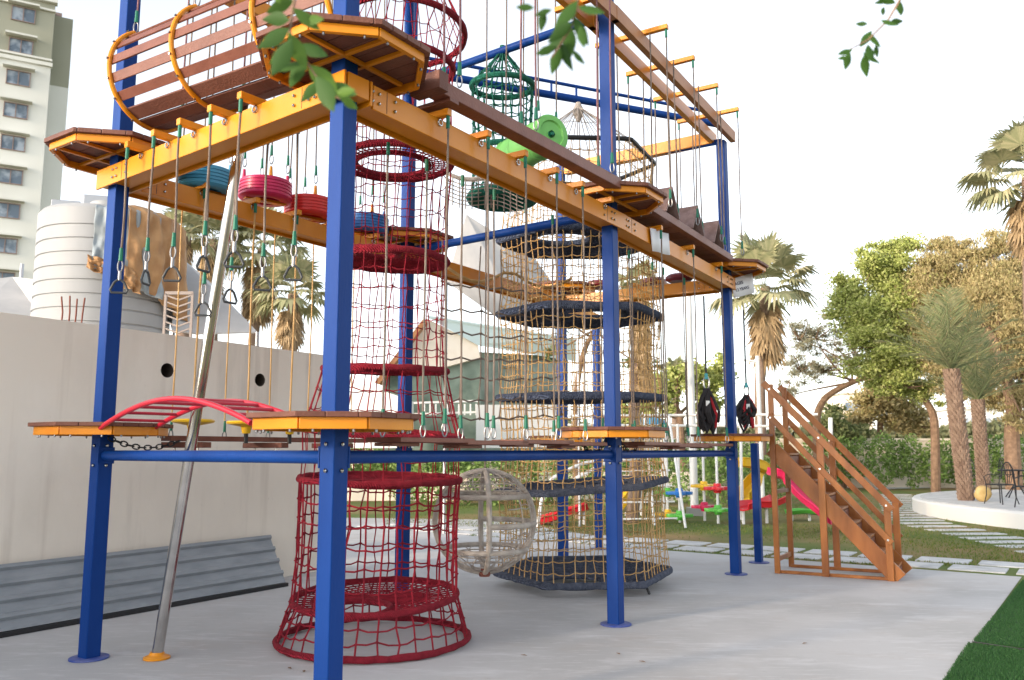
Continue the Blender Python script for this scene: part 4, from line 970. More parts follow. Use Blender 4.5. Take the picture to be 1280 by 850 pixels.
# ================================================================ TREES
def branch(mb, a, b, r0, r1, bend=.1, n=7):
    a = V3(a); b = V3(b); off = V3((random.uniform(-1, 1), random.uniform(-1, 1), random.uniform(-.3, .3)))*bend*(b-a).length
    mb.tube([lerp(a, b, i/n)+off*math.sin(math.pi*i/n) for i in range(n+1)], [r0+(r1-r0)*i/n for i in range(n+1)], 8)
def tree(name, label, cat, base, path, r0, cl, n, size, leaf, droop=0., asp=.5, surf=.55, group=None):
    t = thing(name, label, cat, base, group); mb = MB(); pts = [V3(p) for p in path]
    for _ in range(2): pts = [pts[0]]+[q for a, b in zip(pts, pts[1:]) for q in (lerp(a, b, .25), lerp(a, b, .75))]+[pts[-1]]
    mb.tube(pts, [r0*(1-.55*i/(len(pts)-1)) for i in range(len(pts))], 10)
    for c in cl:
        o = pts[-1-random.randint(0, len(pts)//3)] if c[2] > pts[-1].z-.4 else pts[-2-random.randint(0, len(pts)//3)]; branch(mb, o, (c[0], c[1], c[2]-c[4]*.2), r0*.30, .015, .12)
        for _ in range(5):
            d = V3((random.uniform(-1, 1), random.uniform(-1, 1), random.uniform(-.5, 1))).normalized(); branch(mb, (c[0], c[1], c[2]-c[4]*.2), (c[0]+d.x*c[3]*.85, c[1]+d.y*c[3]*.85, c[2]+d.z*c[4]*.85), .035, .008, .15, 5)
    mb.build('trunk', 'bark', t)
    # sub-clumps give the crown lumps and gaps
    sub = []
    for c in cl:
        k = 16
        for _ in range(k):
            d = rng.normal(size=3); d /= np.linalg.norm(d); f = rng.uniform(.05, 1.0)**.6; s = rng.uniform(.30, .62)
            sub.append((c[0]+d[0]*c[3]*f, c[1]+d[1]*c[3]*f, c[2]+d[2]*c[4]*f, c[3]*s, c[4]*s*.75))
    pts = clump_pts(sub, n, None); Vv, Ff = leaves(pts, size, droop, asp); npmesh('crown', Vv, Ff, leaf, t)
def C(px, py, Y, rx, rz=None):    # a crown clump at a picture place
    p = at(px, py, Y); k = Y/F; return (p.x, p.y, p.z, rx*k, (rz or rx)*k)
# bright green tree
b0_ = at(1166, 560, 30); tree('leafy_tree', 'bright green leafy tree leaning left behind the hedge', 'tree', V3((b0_.x, 30, 0)), [V3((b0_.x, 30, 0)), at(1169, 535, 30), at(1166, 515, 30), at(1155, 498, 30), at(1140, 475, 30), at(1120, 440, 30)], .17,
     [C(1100, 345, 30, 36, 34), C(1075, 390, 30, 34, 30), C(1120, 395, 29.5, 38, 34), C(1100, 430, 29.5, 40, 26), C(1145, 450, 30, 36, 26), C(1150, 350, 30.5, 34, 26), C(1130, 480, 29.5, 30, 18), C(1085, 330, 30, 22, 18), C(1125, 370, 30, 40, 34), C(1140, 415, 30, 34, 28), C(1070, 360, 30, 28, 26), C(1115, 310, 30, 30, 18), C(1095, 460, 30, 36, 22), C(1160, 490, 30, 30, 20), C(1130, 440, 30, 40, 34)], 120000, .125, 'leafg')
b0_ = at(1020, 560, 33); tree('sparse_tree', 'sparse dull tree with bare grey branches left of the bright green tree', 'tree', V3((b0_.x, 33, 0)), [V3((b0_.x, 33, 0)), at(1020, 530, 33), at(1023, 510, 33), at(1034, 494, 33), at(1056, 482, 33), at(1080, 472, 33), at(1105, 468, 33)], .17,
     [C(1020, 420, 33, 38, 22), C(1055, 440, 33, 34, 22), C(1000, 460, 33, 30, 24), C(1040, 395, 33, 24, 14), C(985, 490, 33, 18, 22), C(1060, 400, 33, 30, 26), C(1000, 420, 33, 26, 26), C(1030, 460, 33, 34, 22)], 26000, .10, 'leafs', .2, .3)
b0_ = at(1264, 560, 27); tree('feathery_tree', 'big olive brown feathery tree at the right edge behind the date palms', 'tree', V3((b0_.x, 27, 0)), [V3((b0_.x, 27, 0)), at(1264, 545, 27), at(1267, 520, 27), at(1262, 490, 27), at(1252, 455, 27), at(1240, 420, 27)], .27,
     [C(1160, 370, 29, 40, 36), C(1215, 345, 29, 44, 40), C(1262, 350, 28, 40, 36), C(1200, 400, 28.5, 44, 36), C(1250, 410, 27.5, 44, 40), C(1180, 340, 29, 34, 30), C(1265, 460, 27, 36, 34), C(1290, 400, 27, 40, 50), C(1225, 455, 28, 36, 30), C(1240, 495, 28.5, 30, 18), C(1285, 330, 28, 36, 30), C(1225, 380, 28, 50, 44), C(1180, 430, 29, 34, 30), C(1285, 480, 27, 26, 40), C(1150, 400, 29.5, 26, 26), C(1250, 375, 27.5, 50, 46), C(1275, 440, 27, 40, 40), C(1215, 480, 28, 28, 26), C(1270, 500, 27, 26, 22), C(1300, 350, 28, 40, 50), C(1160, 335, 29, 30, 24), C(1190, 310, 29, 30, 20), C(1185, 460, 28.5, 34, 34), C(1240, 310, 28, 36, 22), C(1280, 520, 26.5, 22, 20)], 220000, .135, 'leafb', 1.6, .26)
b0_ = at(1100, 560, 38); tree('bushy_tree', 'low bushy olive tree behind the hedge under the bright green crown', 'tree', V3((b0_.x, 38, 0)), [V3((b0_.x, 38, 0)), at(1100, 540, 38), at(1100, 520, 38)], .2, [C(1098, 495, 38, 36, 34), C(1125, 520, 38, 26, 24), C(1072, 522, 38, 24, 20), C(1150, 530, 38, 20, 16)], 22000, .2, 'leafb')
b0_ = at(1050, 560, 36); tree('round_tree', 'rounded dark green tree behind the hedge above the stairs', 'tree', V3((b0_.x, 36, 0)), [V3((b0_.x, 36, 0)), at(1050, 545, 36), at(1050, 530, 36)], .2, [C(1045, 532, 36, 28, 22), C(1065, 540, 36, 20, 14), C(1025, 540, 36, 14, 16)], 7000, .2, 'leafd')
b0_ = at(852, 560, 28); tree('leafy_tree', 'yellow green tree beside the white lamp pole, seen between the nets', 'tree', V3((b0_.x, 28, 0)), [V3((b0_.x, 28, 0)), at(850, 540, 28), at(850, 515, 28)], .2, [C(850, 480, 28, 34, 30), C(820, 500, 28, 26, 26), C(880, 500, 28, 22, 24), C(895, 470, 29, 18, 24), C(790, 520, 28, 24, 20)], 15000, .17, 'leafg')
b0_ = at(722, 575, 20); tree('twisted_tree', 'nearly bare crooked tree seen through the tan net cage', 'tree', V3((b0_.x, 20, 0)), [V3((b0_.x, 20, 0)), at(718, 500, 20), at(728, 440, 20), at(745, 410, 20)], .10, [C(715, 400, 20, 22, 14), C(690, 440, 20, 16, 10), C(800, 455, 20, 30, 8)], 900, .12, 'leafd')
# left background tree line & far mass (nobody could count)
fl_ = []
for i in range(60):
    px = 560+i*13+rng.uniform(-5, 5); fl_.append(C(px, 553-rng.uniform(0, 14), 62, 18, rng.uniform(10, 20)))
pts = clump_pts(fl_, 16000, .6); Vv, Ff = leaves(pts, .5, 0, .6); tag(npmesh('far_trees', Vv, Ff, 'far'), 'hazy line of far trees beyond the garden wall', 'trees', kind='stuff')
# far houses
for px, py, w1, h1, m_, lab in ((1200, 530, 44, 34, 'white', 'white house far behind the date palms'), (1258, 538, 30, 26, 'bldg', 'cream house far away right of the date palms'), (1058, 512, 34, 36, 'cream', 'pinkish far building above the round dark tree')):
    c = at(px, py, 90); k = 90/F; t = thing('far_house', lab, 'house', V3((c.x, 90, 0)))
    zt_ = c.z+h1*k/2; MB().box((c.x, 90, zt_/2), (w1*k, 6, zt_)).build('wall', m_, t, smooth=False); MB().box((c.x, 90, zt_+.1), (w1*k+.6, 6.6, .3)).build('roof', 'bldg', t, smooth=False)
    for i in range(3):
        o = MB().box((c.x+(i-1)*w1*k*.3, 86.97, zt_-1.4), (.8, .06, .9)).build('window', 'glass', t, smooth=False)
# ---------------------------------------------------------------- palms
def fan_leaf(mb, o, d, L, sp_deg=230, nb=18, up_=V3((0, 0, 1)), pet=.5, droop=.25):
    d = V3(d).normalized(); s = d.cross(up_); 
    if s.length < .1: s = V3((1, 0, 0))
    s.normalize(); u = s.cross(d).normalized(); hub = V3(o)+d*L*pet; mb_n = len(mb.v)
    mb.v += [V3(o)-s*.012, V3(o)+s*.012, hub+s*.01, hub-s*.01]; mb.f.append((mb_n, mb_n+1, mb_n+2, mb_n+3))
    for k in range(nb):
        a = R_(-sp_deg/2+sp_deg*k/(nb-1)); dd = d*math.cos(a)+s*math.sin(a); l = L*(.62+.3*math.cos(a*.55))*random.uniform(.88, 1.08)
        w1 = l*math.sin(R_(sp_deg/nb))*.42; pr_ = (s*math.cos(a)-d*math.sin(a)); mid = hub+dd*l*.55+u*(.04*l); tip = hub+dd*l-V3((0, 0, droop*l*random.uniform(.6, 1.4)))
        n = len(mb.v); mb.v += [hub, mid-pr_*w1, tip, mid+pr_*w1]; mb.f += [(n, n+1, n+2, n+3)]
def fan_palm(label, px, py, Y, Rp, n, nd, base_px=None, skirt=1.2, rt=.17, group='fan palms', nblade=18):
    c = at(px, py, Y); L = Rp*Y/F; bx = at(base_px if base_px else px, 565, Y).x; t = thing('fan_palm', label, 'palm tree', V3((bx, Y, 0)), group)
    base = V3((bx, Y, 0)); MB().tube([lerp(base, c, i/8)+V3((.05*math.sin(i), 0, 0)) for i in range(9)], [rt*(1.15-.25*i/8) for i in range(9)], 12).build('trunk', 'pbark', t)
    g_ = MB(); dd_ = MB()
    for i in range(n):
        th = i*2.399+random.uniform(-.2, .2); el = R_(78-110*(i/n)**.9); d = V3((math.cos(th)*math.cos(el), math.sin(th)*math.cos(el), math.sin(el)))
        lf_ = random.uniform(.85, 1.15); fan_leaf(g_, c, d, L*.58*lf_, pet=1.0, nb=nblade, droop=.12+.3*i/n)
    g_.build('crown', 'fan', t, smooth=False)
    for i in range(nd):
        th = i*2.399; el = R_(-52-34*random.random()); d = V3((math.cos(th)*math.cos(el), math.sin(th)*math.cos(el), math.sin(el)))
        fan_leaf(dd_, c-V3((0, 0, L*.15+L*skirt*.8*i/max(nd, 1))), d, L*.44, 130, 12, pet=.5, droop=.35)
    if nd: dd_.build('dead_skirt', 'fand', t, smooth=False)
fan_palm('fan palm with brown skirt right of the far right post', 955, 358, 27, 70, 26, 30, 945, 1.0, nblade=26)
fan_palm('fan palm cut by the right picture edge, highest of all', 1284, 222, 18, 78, 26, 34, 1300, .8, nblade=28)
fan_palm('small fan palm just right of the white tank', 230, 292, 24, 42, 22, 12, 236, .7)
fan_palm('fan palm with shaggy skirt above the plastic chair', 266, 300, 26, 52, 22, 44, 272, 1.2)
fan_palm('fan palm with shaggy skirt behind the steel pole', 326, 312, 27, 62, 26, 60, 308, 1.1)
fan_palm('lowest fan palm of the left cluster, next to the near blue post', 364, 368, 25, 54, 26, 36, 372, .8)
fan_palm('palm wrapped in hanging dead fronds behind the middle post', 800, 368, 19, 44, 13, 80, 788, 2.9, .13)
fan_palm('small far fan palm left of the white lamp pole', 845, 470, 40, 26, 20, 8, 845, .5)
def date_palm(label, base, top, rt, n, L):
    t = thing('date_palm', label, 'palm tree', base, 'date palms'); N = 26; mb = MB()
    mb.tube([lerp(base, top, i/N) for i in range(N+1)], rt*.85, 12)
    rows = 34
    for j in range(rows):        # leaf-base boots
        p = lerp(base, top, (j+.5)/rows); 
        for k in range(11):
            a = 2*math.pi*(k+.5*(j % 2))/11; d = V3((math.cos(a), math.sin(a), 0)); s = V3((-d.y, d.x, 0)); q = p+d*rt*.86; h_ = (top-base).length/rows
            nn_ = len(mb.v); mb.v += [q-s*rt*.28-V3((0, 0, h_*.9)), q+s*rt*.28-V3((0, 0, h_*.9)), q+d*rt*.26*random.uniform(.7, 1.2)+s*rt*.13+V3((0, 0, h_*.5)), q+d*rt*.26-s*rt*.13+V3((0, 0, h_*.5)), q-s*rt*.2+V3((0, 0, h_*.7)), q+s*rt*.2+V3((0, 0, h_*.7))]
            mb.f += [(nn_, nn_+1, nn_+2, nn_+3), (nn_+3, nn_+2, nn_+5, nn_+4), (nn_, nn_+3, nn_+4), (nn_+1, nn_+5, nn_+2)]
    mb.build('trunk', 'pbark', t, smooth=False)
    fr = MB()
    for i in range(n):
        th = i*2.399; el = R_(88-72*(i/n)**1.1); d = V3((math.cos(th)*math.cos(el), math.sin(th)*math.cos(el), math.sin(el))); l = L*random.uniform(.8, 1.1); pts = []
        for k in range(15):
            s_ = k/14; pts.append(top+d*l*s_-V3((0, 0, l*.22*s_**2.6)))
        fr.tube(pts, [.025*(1-.85*k/14) for k in range(15)], 4)
        for k in range(2, 15):
            t_ = (pts[k]-pts[k-1]).normalized(); sd_ = t_.cross(V3((0, 0, 1)))
            if sd_.length < .05: sd_ = V3((1, 0, 0))
            sd_.normalize(); ll = l*.30*math.sin(math.pi*(.12+.85*k/15))
            for sub in (0, .5):
                p0_ = lerp(pts[k-1], pts[k], sub)
                for sg in (-1, 1):
                    dd = (t_*.75+sd_*sg*.85+V3((0, 0, random.uniform(-.15, .35)))).normalized(); q = len(fr.v); pw = t_.cross(dd).cross(dd).normalized()*.017
                    fr.v += [p0_, p0_+dd*ll*.4+pw, p0_+dd*ll-V3((0, 0, ll*.1)), p0_+dd*ll*.4-pw]; fr.f.append((q, q+1, q+2, q+3))
    fr.build('fronds', 'date', t, smooth=False)
bs = atz(1208, 626, .34); date_palm('larger date palm with rough diamond trunk on the round terrace', bs, at(1189, 462, bs.y), .19, 22, 2.6)
bs2 = V3((at(1229, 600, 24).x, 24, .34)); date_palm('smaller date palm standing behind the larger one on the terrace', bs2, at(1222, 500, 24.2), .175, 20, 2.5)
# ---------------------------------------------------------------- terrace things
def iron_chair(c, rz, label):
    t = thing('garden_chair', label, 'chair', c, 'black iron garden chairs'); X = V3((math.cos(rz), math.sin(rz), 0)); Yv = V3((-X.y, X.x, 0)); Z = V3((0, 0, 1))
    s = MB()
    for i in range(7): s.bar(c+X*(-.2)+Yv*(-.2+i*.067)+Z*.45, c+X*.2+Yv*(-.2+i*.067)+Z*.45, .018, .012)
    s.tube([c+X*a+Yv*b+Z*.45 for a, b in ((-.22, -.21), (.22, -.21), (.24, 0), (.22, .21), (-.22, .21), (-.24, 0))], .014, 6, closed=True); s.build('seat', 'black', t)
    b = MB().tube([c-X*.22+Yv*(.21*math.cos(a))+Z*(.45+.52*math.sin(a)**.8 if a not in (0,) else .45) for a in [math.pi*i/14 for i in range(1, 14)]], .014, 6)
    for k in (-.12, -.04, .04, .12): b.tube([c-X*.22+Yv*k*.6+Z*.47, c-X*.25+Yv*k+Z*.7, c-X*.23+Yv*k*.5+Z*.93], .008, 5)
    b.hoop(c-X*.24+Z*.72, .08, .008, 16, 5, a=Yv, b=Z); b.build('backrest', 'black', t)
    for sx, sy in ((-.2, -.2), (.2, -.2), (.2, .2), (-.2, .2)): MB().tube([c+X*sx+Yv*sy+Z*.45, c+X*sx*1.05+Yv*sy*1.05+Z*.2, c+X*sx*1.25+Yv*sy*1.25], .013, 6).build('leg', 'black', t)
    for sy in (-1, 1): MB().tube([c-X*.22+Yv*.22*sy+Z*.68, c+X*.1+Yv*.25*sy+Z*.68, c+X*.22+Yv*.24*sy+Z*.62, c+X*.2+Yv*.2*sy+Z*.45], .011, 6).build('armrest', 'black', t)
cc = lambda px, py: atz(px, py, .352)
iron_chair(cc(1252, 630), 1.9, 'black iron garden chair nearest the front at the terrace table')
iron_chair(cc(1222, 612), .2, 'black iron garden chair behind the boulder between the two date palms')
iron_chair(cc(1262, 608), -1.2, 'black iron garden chair on the far side of the terrace table')
iron_chair(cc(1285, 634), 2.6, 'black iron garden chair cut by the right picture edge')
tcq = cc(1272, 622); t = thing('garden_table', 'round black iron garden table on the terrace', 'table', tcq)
MB().lathe([(0, .70), (.42, .70), (.43, .72), (.42, .735), (0, .735)], tcq, 28, cap=False).build('tabletop', 'black', t)
for k in range(4):
    a = k*math.pi/2+.4; d = V3((math.cos(a), math.sin(a), 0)); MB().tube([tcq+d*.1+V3((0, 0, .7)), tcq+d*.06+V3((0, 0, .35)), tcq+d*.34], .016, 6).build('leg', 'black', t)
rk = MB(); bm_c = cc(1229, 627); n = 14
for j in range(9):
    ph = math.pi*j/8
    for i in range(n):
        th = 2*math.pi*i/n; r = 1+.12*math.sin(3*th+j)+.08*math.cos(5*th-2*j); rk.v.append(bm_c+V3((.19*r*math.sin(ph)*math.cos(th), .17*r*math.sin(ph)*math.sin(th), .19+.20*math.cos(ph))))
for j in range(8):
    for i in range(n): rk.f.append((j*n+i, (j+1)*n+i, (j+1)*n+(i+1) % n, j*n+(i+1) % n))
tag(rk.build('boulder', 'rock', ang=180), 'yellowish boulder at the foot of the date palms', 'boulder')
# ================================================================ PLAYGROUND
def star(c, r, m, label, grp, t=None):
    mb = MB(); n = 48; prof = [(0, -.09), (.06, -.09), (.075, -.04), (1, -.02), (1.02, .02), (1, .045), (.075, .06), (.06, .12), (0, .12)]
    for a, h in prof:
        for k in range(n):
            th = 2*math.pi*k/n; rr = (a*r if a < .2 else r*a*(.78+.22*math.cos(4*th))) if a > 0.2 else a*r/.25
            mb.v.append(c+V3((rr*math.cos(th), rr*math.sin(th), h)))
    for i in range(len(prof)-1):
        for k in range(n): mb.f.append((i*n+k, i*n+(k+1) % n, (i+1)*n+(k+1) % n, (i+1)*n+k))
    return mb
def pole_seats(px, py, Y, seats, top_py, label):
    b = at(px, py, Y); base = V3((b.x, Y, 0)); t = thing('spinner_pole', label, 'playground pole', base, 'climbing poles with star steps')
    MB().tube([base, V3((b.x, Y, at(px, top_py, Y).z))], .03, 10).build('pole', 'white', t)
    for py_, m_ in seats: star(V3((b.x, Y, at(px, py_, Y).z)), .30, m_, '', '').build('star_step', m_, t)
pole_seats(881, 650, 19.5, [(608, 'pyel'), (634, 'ppink')], 530, 'white pole with yellow and magenta star steps left of the far right post')
pole_seats(898, 655, 18.7, [(611, 'pred'), (638, 'pgreen')], 530, 'white pole with red and green star steps nearest the far right post')
pole_seats(835, 652, 20, [(616, 'pgreen'), (643, 'pyel')], 530, 'white pole with green and yellow star steps behind the ladder')
pole_seats(850, 656, 19, [(617, 'pblue'), (645, 'pgreen')], 530, 'white pole with blue and green star steps beside the ladder')
lf = thing('climbing_ladder', 'white pipe frame with ladder legs on the lawn', 'climbing frame', gnd(820, 655))
la, lb = gnd(857, 660), gnd(778, 655)
for g_, tx in ((gnd(857, 660), 836), (gnd(818, 657), 806)):
    top = at(tx, 520, g_.y+.6); MB().tube([g_, top], .028, 8).build('leg', 'white', lf)
for y_ in (588, 607, 627, 648): MB().tube([at(775, y_+1, 18.6), at(848-(656-y_)*.16, y_, 18.6)], .02, 8).build('rung', 'white', lf)
MB().tube([at(690, 520, 20), at(1022, 518, 19)], .03, 8).tube([at(690, 531, 20.5), at(1000, 533, 19.5)], .03, 8).build('top_rail', 'white', lf)
MB().tube([at(1038, 522, 19), at(1040, 640, 19)], .05, 8).build('corner_post', 'white', lf)
MB().tube([at(926, 520, 19.5), at(927, 650, 19.5)], .035, 8).tube([at(803, 515, 20), at(800, 640, 20)], .03, 8).build('corner_post', 'white', lf)
# slides
def slide(pix, Y, wd, m, label, dep=.12):
    mb = MB(); P_ = [at(x, y, Y+dy) for x, y, dy in pix]; t = thing('slide', label, 'slide', P_[0])
    sm = []
    for i in range(len(P_)-1):
        for k in range(4): sm.append(lerp(P_[i], P_[i+1], k/4))
    sm.append(P_[-1])
    for _ in range(2): sm = [sm[0]]+[(sm[i-1]+sm[i]*2+sm[i+1])/4 for i in range(1, len(sm)-1)]+[sm[-1]]
    sec = [(-.5, dep), (-.44, dep), (-.38, .02), (-.2, 0), (.2, 0), (.38, .02), (.44, dep), (.5, dep)]
    for p, q in zip(sm, sm[1:]+[sm[-1]*2-sm[-2]]):
        d = (q-p).normalized(); s_ = d.cross(V3((0, 0, 1))).normalized(); u = s_.cross(d)
        for a, b in sec: mb.v.append(p+s_*a*wd+u*b)
    k = len(sec)
    for i in range(len(sm)-1):
        for j in range(k-1): mb.f.append((i*k+j, i*k+j+1, (i+1)*k+j+1, (i+1)*k+j))
    o = mb.build('chute', m, t, ang=60); o.modifiers.new('s', 'SOLIDIFY').thickness = .03
    q = sm[1]; MB().tube([q, V3((q.x, q.y, 0))], .035, 8).build('support', 'white', t); q = sm[len(sm)*2//3]; MB().tube([q, V3((q.x, q.y, 0))], .035, 8).build('support', 'white', t)
slide([(962, 592, 0), (985, 600, 0), (1003, 618, -.3), (1018, 632, -.6), (1036, 645, -.9), (1050, 655, -1.2)], 17.5, .55, 'ppink', 'pink red wavy slide seen between the stair rails', .14)
slide([(925, 637, 0), (940, 633, .3), (958, 634, .3), (975, 626, .6)], 18.5, .5, 'pred', 'red chute lying low right of the far right post', .14)
slide([(922, 582, 0), (940, 583, .2), (955, 590, .4), (944, 606, .4), (930, 625, 0)], 20, .4, 'pyel', 'curling yellow slide behind the stairs', .2)
slide([(803, 600, 0), (795, 615, 0), (782, 630, 0), (775, 638, 0)], 21, .6, 'pyel', 'yellow slide seen through the tan net', .2)
slide([(735, 636, 0), (715, 642, 0), (690, 650, 0), (676, 654, 0)], 18.5, .5, 'pred', 'red slide seen through the tan net behind the back post', .14)
slide([(985, 642, 0), (1003, 640, 0), (1020, 642, 0)], 19.5, .45, 'pgreen', 'low green chute under the pink slide', .08)
d_c = at(812, 536, 22); t = thing('dome_shelter', 'light blue dome roof behind the middle low platform', 'play shelter', d_c)
MB().lathe([(0, .32), (.25, .29), (.45, .18), (.55, 0), (.53, 0), (.43, .16), (0, .28)], d_c, 28, cap=False).build('dome', 'tyreb', t)
for k in range(4):
    q = d_c+V3((math.cos(k*1.57+.7)*.48, math.sin(k*1.57+.7)*.48, 0)); MB().tube([q, V3((q.x, q.y, 0))], .03, 8).build('post', 'white', t)
tag(MB().tube([gnd(1082, 608)+V3((.3*math.cos(a)*1.3, 0, .02+.9*math.sin(a))) for a in [math.pi*i/16 for i in range(17)]], .03, 8).build('hoop_arch', 'black'), 'black half hoop standing on the lawn right of the stairs', 'hoop')
sx = gnd(700, 652); t = thing('swing_arc', 'white bent pipe frame behind the basket swing', 'climbing frame', sx)
for dx in (0, .5): MB().tube([gnd(672, 660)+V3((dx, 0, 0)), at(676, 628, 18)+V3((dx, 0, 0)), at(690, 598, 18)+V3((dx, 0, 0)), at(725, 580, 18)+V3((dx, 0, 0)), at(770, 572, 18.5)+V3((dx, 0, 0))], .04, 8).build('pipe', 'white', t)
# lamp pole
lp = at(866, 560, 21); t = thing('lamp_pole', 'tall plain white lamp pole behind the far bay', 'lamp post', V3((lp.x, 21, 0)))
MB().tube([V3((lp.x, 21, 0)), V3((lp.x, 21, at(864, 290, 21).z))], [.10, .07], 14).build('pole', 'white', t)
MB().box(V3((lp.x, 21, .1)), (.35, .35, .2)).build('base', 'galv', t); MB().box(V3((lp.x+.3, 21, at(864, 290, 21).z)), (.7, .2, .1)).build('lamp_head', 'white', t, bevel=.02)
lp = at(951, 560, 24); t = thing('lamp_pole', 'shorter white pole beside the fan palm trunk', 'lamp post', V3((lp.x, 24, 0)))
MB().tube([V3((lp.x, 24, 0)), V3((lp.x, 24, at(944, 445, 24).z))], .06, 10).build('pole', 'white', t); MB().tube([V3((lp.x, 24, at(944, 452, 24).z)), V3((lp.x-.4, 24, at(944, 450, 24).z))], .03, 8).build('arm', 'white', t)
# ================================================================ TURF MATS
tm = [gnd(1279, 727), gnd(1218, 803), gnd(1590, 848), gnd(1500, 770)]
tm2 = [gnd(1212, 806), gnd(1150, 900), gnd(1700, 980), gnd(1600, 860)]
for q, lab in ((tm, 'dark green artificial turf mat at the right edge, the farther of two'), (tm2, 'dark green artificial turf mat in the bottom right corner, the nearer of two')):
    t = thing('turf_mat', lab, 'turf mat', sum(q, V3())/4, 'artificial turf mats')
    MB().prism([(p.x, p.y) for p in q], .002, .014).build('backing', 'turfb', t, smooth=False)
    n = 90000; u_ = rng.uniform(-.006, 1, n)[:, None]; v_ = rng.uniform(-.004, 1.004, n)[:, None]; Q = [np.array(p) for p in q]
    c = (Q[0]*(1-u_)+Q[3]*u_)*(1-v_)+(Q[1]*(1-u_)+Q[2]*u_)*v_; c[:, 2] = .012
    a = rng.uniform(0, 6.28, n); dx = np.stack([np.cos(a), np.sin(a), np.zeros(n)], 1)*.003; tp = c+rng.normal(size=(n, 3))*.006; tp[:, 2] = .012+rng.uniform(.010, .02, n)
    npmesh('pile', np.stack([c-dx, c+dx, tp], 1).reshape(-1, 3), np.arange(3*n).reshape(-1, 3), 'turf', t)
MB_s = MB().bar(gnd(1216, 805)+V3((0, 0, .012)), gnd(1300, 818)+V3((0, 0, .012)), .02, .02)
tag(MB_s.build('turf_seam', 'black'), 'thin black edging strip between the two turf mats', 'strip')
# grass blades on the lawn
n = 90000; c = np.zeros((n, 3)); c[:, 1] = 12+rng.uniform(0, 1, n)**1.7*20; c[:, 0] = rng.uniform(-.15, .75, n)*c[:, 1]
a0, a1 = np.array(e2), np.array(eu); nrm = np.array(en); keep = ((c-a0)@nrm > .02) & (((c[:, 0]-18.5)**2+(c[:, 1]-19.6)**2) > 8.45**2)
dpat = (np.sin(c[:, 0]*.9+1.3*np.sin(c[:, 1]*.5))+np.sin(c[:, 1]*1.1+c[:, 0]*.3)) + rng.normal(size=n)*.6
keep &= (dpat > -.5); c = c[keep]; n = len(c)
inp = np.zeros(n, bool)
for o in [o for o in COL.objects if o.name.startswith(('paving_slab', 'stepping_stone'))]:
    vs = np.array([v.co for v in o.data.vertices]); mn = vs.min(0); mx = vs.max(0); cx = (mn+mx)/2; r = .36
    inp |= (np.abs((c-cx)@a1) < (.36 if o.name[0] == 'p' else .63)) & (np.abs((c-cx)@nrm) < (.31 if o.name[0] == 'p' else .22))
c = c[~inp]; n = len(c); a = rng.uniform(0, 6.28, n); dx = np.stack([np.cos(a), np.sin(a), np.zeros(n)], 1)*.008; tp = c+rng.normal(size=(n, 3))*.015; tp[:, 2] = rng.uniform(.015, .045, n)
tag(npmesh('grass', np.stack([c-dx, c+dx, tp], 1).reshape(-1, 3), np.arange(3*n).reshape(-1, 3), 'grass'), 'short patchy lawn grass between the pavers and the hedge', 'grass', kind='stuff')
# ================================================================ FOREGROUND TWIGS
def twig(path, Y, leafs, L, label, m='leafn', lobed=False):
    pts = [at(x, y, Y) for x, y in path]; t = thing('leafy_twig', label, 'twig', pts[0])
    MB().tube(pts, [.004*(1-.6*i/(len(pts)-1)) for i in range(len(pts))], 6).build('stem', 'bark', t)
    rr = random.Random(len(label)); mb = MB()
    for (x, y, ang, sc_) in leafs:
        o = at(x, y, Y+rr.uniform(-.05, .05)); a = R_(ang); d = V3((math.cos(a), rr.uniform(-.4, .4), -math.sin(a))).normalized(); s = d.cross(V3((0, 1, rr.uniform(-.6, .6)))).normalized(); u = s.cross(d); l = L*sc_; w_ = l*rr.uniform(.38, .5)
        n = len(mb.v); K = 7; prof = [0, .55, .9, 1, .8, .45, .0]
        for k in range(K):
            f = k/(K-1); c_ = o+d*l*f-V3((0, 0, .12*l*f*f)); mb.v += [c_-s*w_*.5*prof[k]+u*w_*.15*prof[k], c_, c_+s*w_*.5*prof[k]+u*w_*.15*prof[k]]
        for k in range(K-1): mb.f += [(n+3*k, n+3*k+1, n+3*k+4, n+3*k+3), (n+3*k+1, n+3*k+2, n+3*k+5, n+3*k+4)]
    mb.build('leaves', m, t, ang=180)
M['leafn2'] = leafm('near_bright_leaves', [(.035, .09, .02), (.07, .15, .03), (.12, .22, .03)], .4)
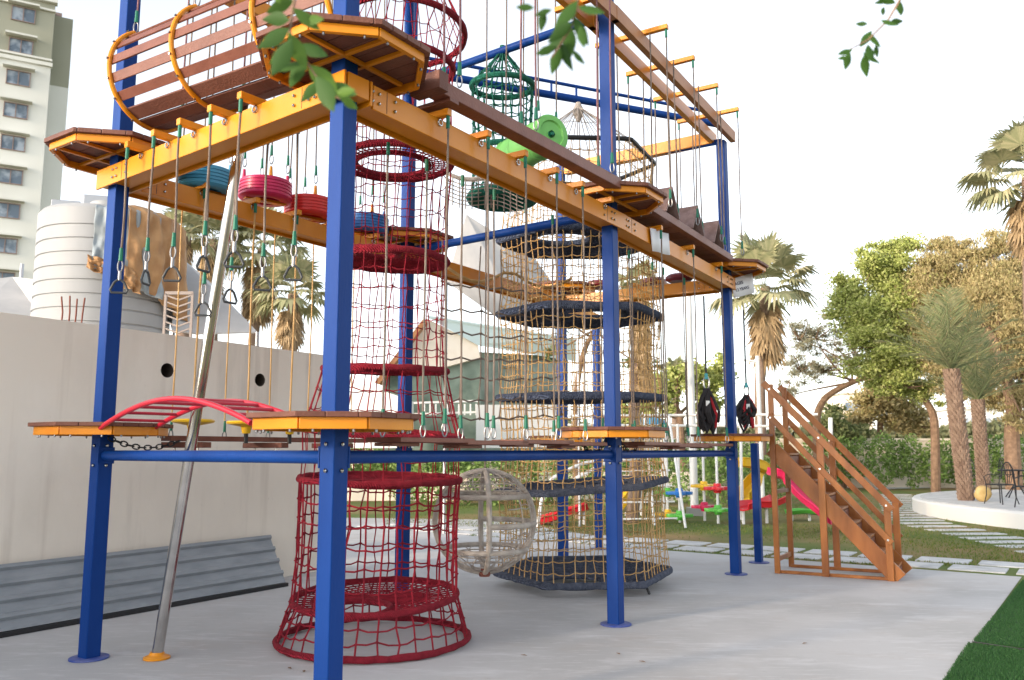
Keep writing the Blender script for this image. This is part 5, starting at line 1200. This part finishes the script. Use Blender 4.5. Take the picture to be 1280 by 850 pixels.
twig([(372, -60), (368, 0), (362, 40), (385, 80), (405, 110), (425, 124)], 1.7,
     [(368, 0, 150, .8), (366, 10, 30, .8), (362, 25, 200, .9), (362, 35, 150, .9), (360, 40, 60, 1), (365, 48, 120, 1), (372, 55, 20, .9), (380, 70, 110, .9), (385, 80, 40, 1.1), (380, 78, 175, .9), (395, 95, 60, 1.), (405, 108, 10, .9), (400, 100, 130, .7), (425, 122, 30, .55), (418, 118, 350, .6), (350, 5, 250, .8), (375, 25, 0, .7), (364, 60, 160, .7)], .085, 'bright green leafy twig hanging before the upper near platform', 'leafn2')
twig([(730, -60), (722, 0), (716, 30), (703, 52), (690, 72)], 1.6,
     [(722, 0, 130, 1), (722, 8, 20, .8), (718, 20, 60, .8), (716, 28, 150, .8), (712, 30, 90, .9), (705, 45, 150, .8), (700, 52, 60, .8), (695, 58, 160, .6), (700, 60, 110, .7), (690, 12, 170, .5), (680, 12, 100, .55), (668, 10, 190, .5), (715, 62, 40, .5), (725, 32, 80, .6)], .075, 'dark leafy twig hanging left of the top beams')
twig([(1150, -50), (1125, 0), (1110, 25), (1085, 50), (1062, 62)], 1.9,
     [(1125, 0, 100, .8), (1120, 4, 200, .8), (1110, 0, 170, .6), (1105, 8, 110, .5), (1100, 25, 20, .7), (1112, 28, 350, .55), (1085, 30, 200, .5), (1090, 38, 130, .8), (1085, 40, 60, .8), (1095, 55, 80, .5), (1085, 55, 90, .8), (1078, 65, 40, .8), (1066, 62, 170, .6), (1063, 65, 110, .7), (1080, 68, 75, .8), (1060, 72, 190, .4)], .062, 'dark leafy twig alone in the pale sky at upper right')
# fallen leaves on the slab
for i, (px, py) in enumerate(((1006, 805), (803, 828), (773, 818), (655, 820), (650, 712), (380, 840), (362, 836), (1248, 600))[:7]):
    c = gnd(px, py); a = rng.uniform(0, 6.28); d = V3((math.cos(a), math.sin(a), 0)); s = V3((-d.y, d.x, 0)); mb = MB(); z = V3((0, 0, .006)); mb.v = [c+z-d*.03, c+z*1.6+s*.012, c+z+d*.03, c+z*1.6-s*.012, c+z*.6]; mb.f = [(0, 1, 2), (0, 2, 3)]
    o = mb.build('fallen_leaf', 'bark', smooth=False); o.modifiers.new('s', 'SOLIDIFY').thickness = .0015; tag(o, ('tiny dry brown leaf on the slab '+['farthest right, near the turf','right of centre, at the bottom edge','right of centre, just above the bottom edge','near the middle of the bottom edge','under the basket swing','right beside the near blue post base','left of the near blue post base'][i]), 'leaf', 'dry leaves on the slab')
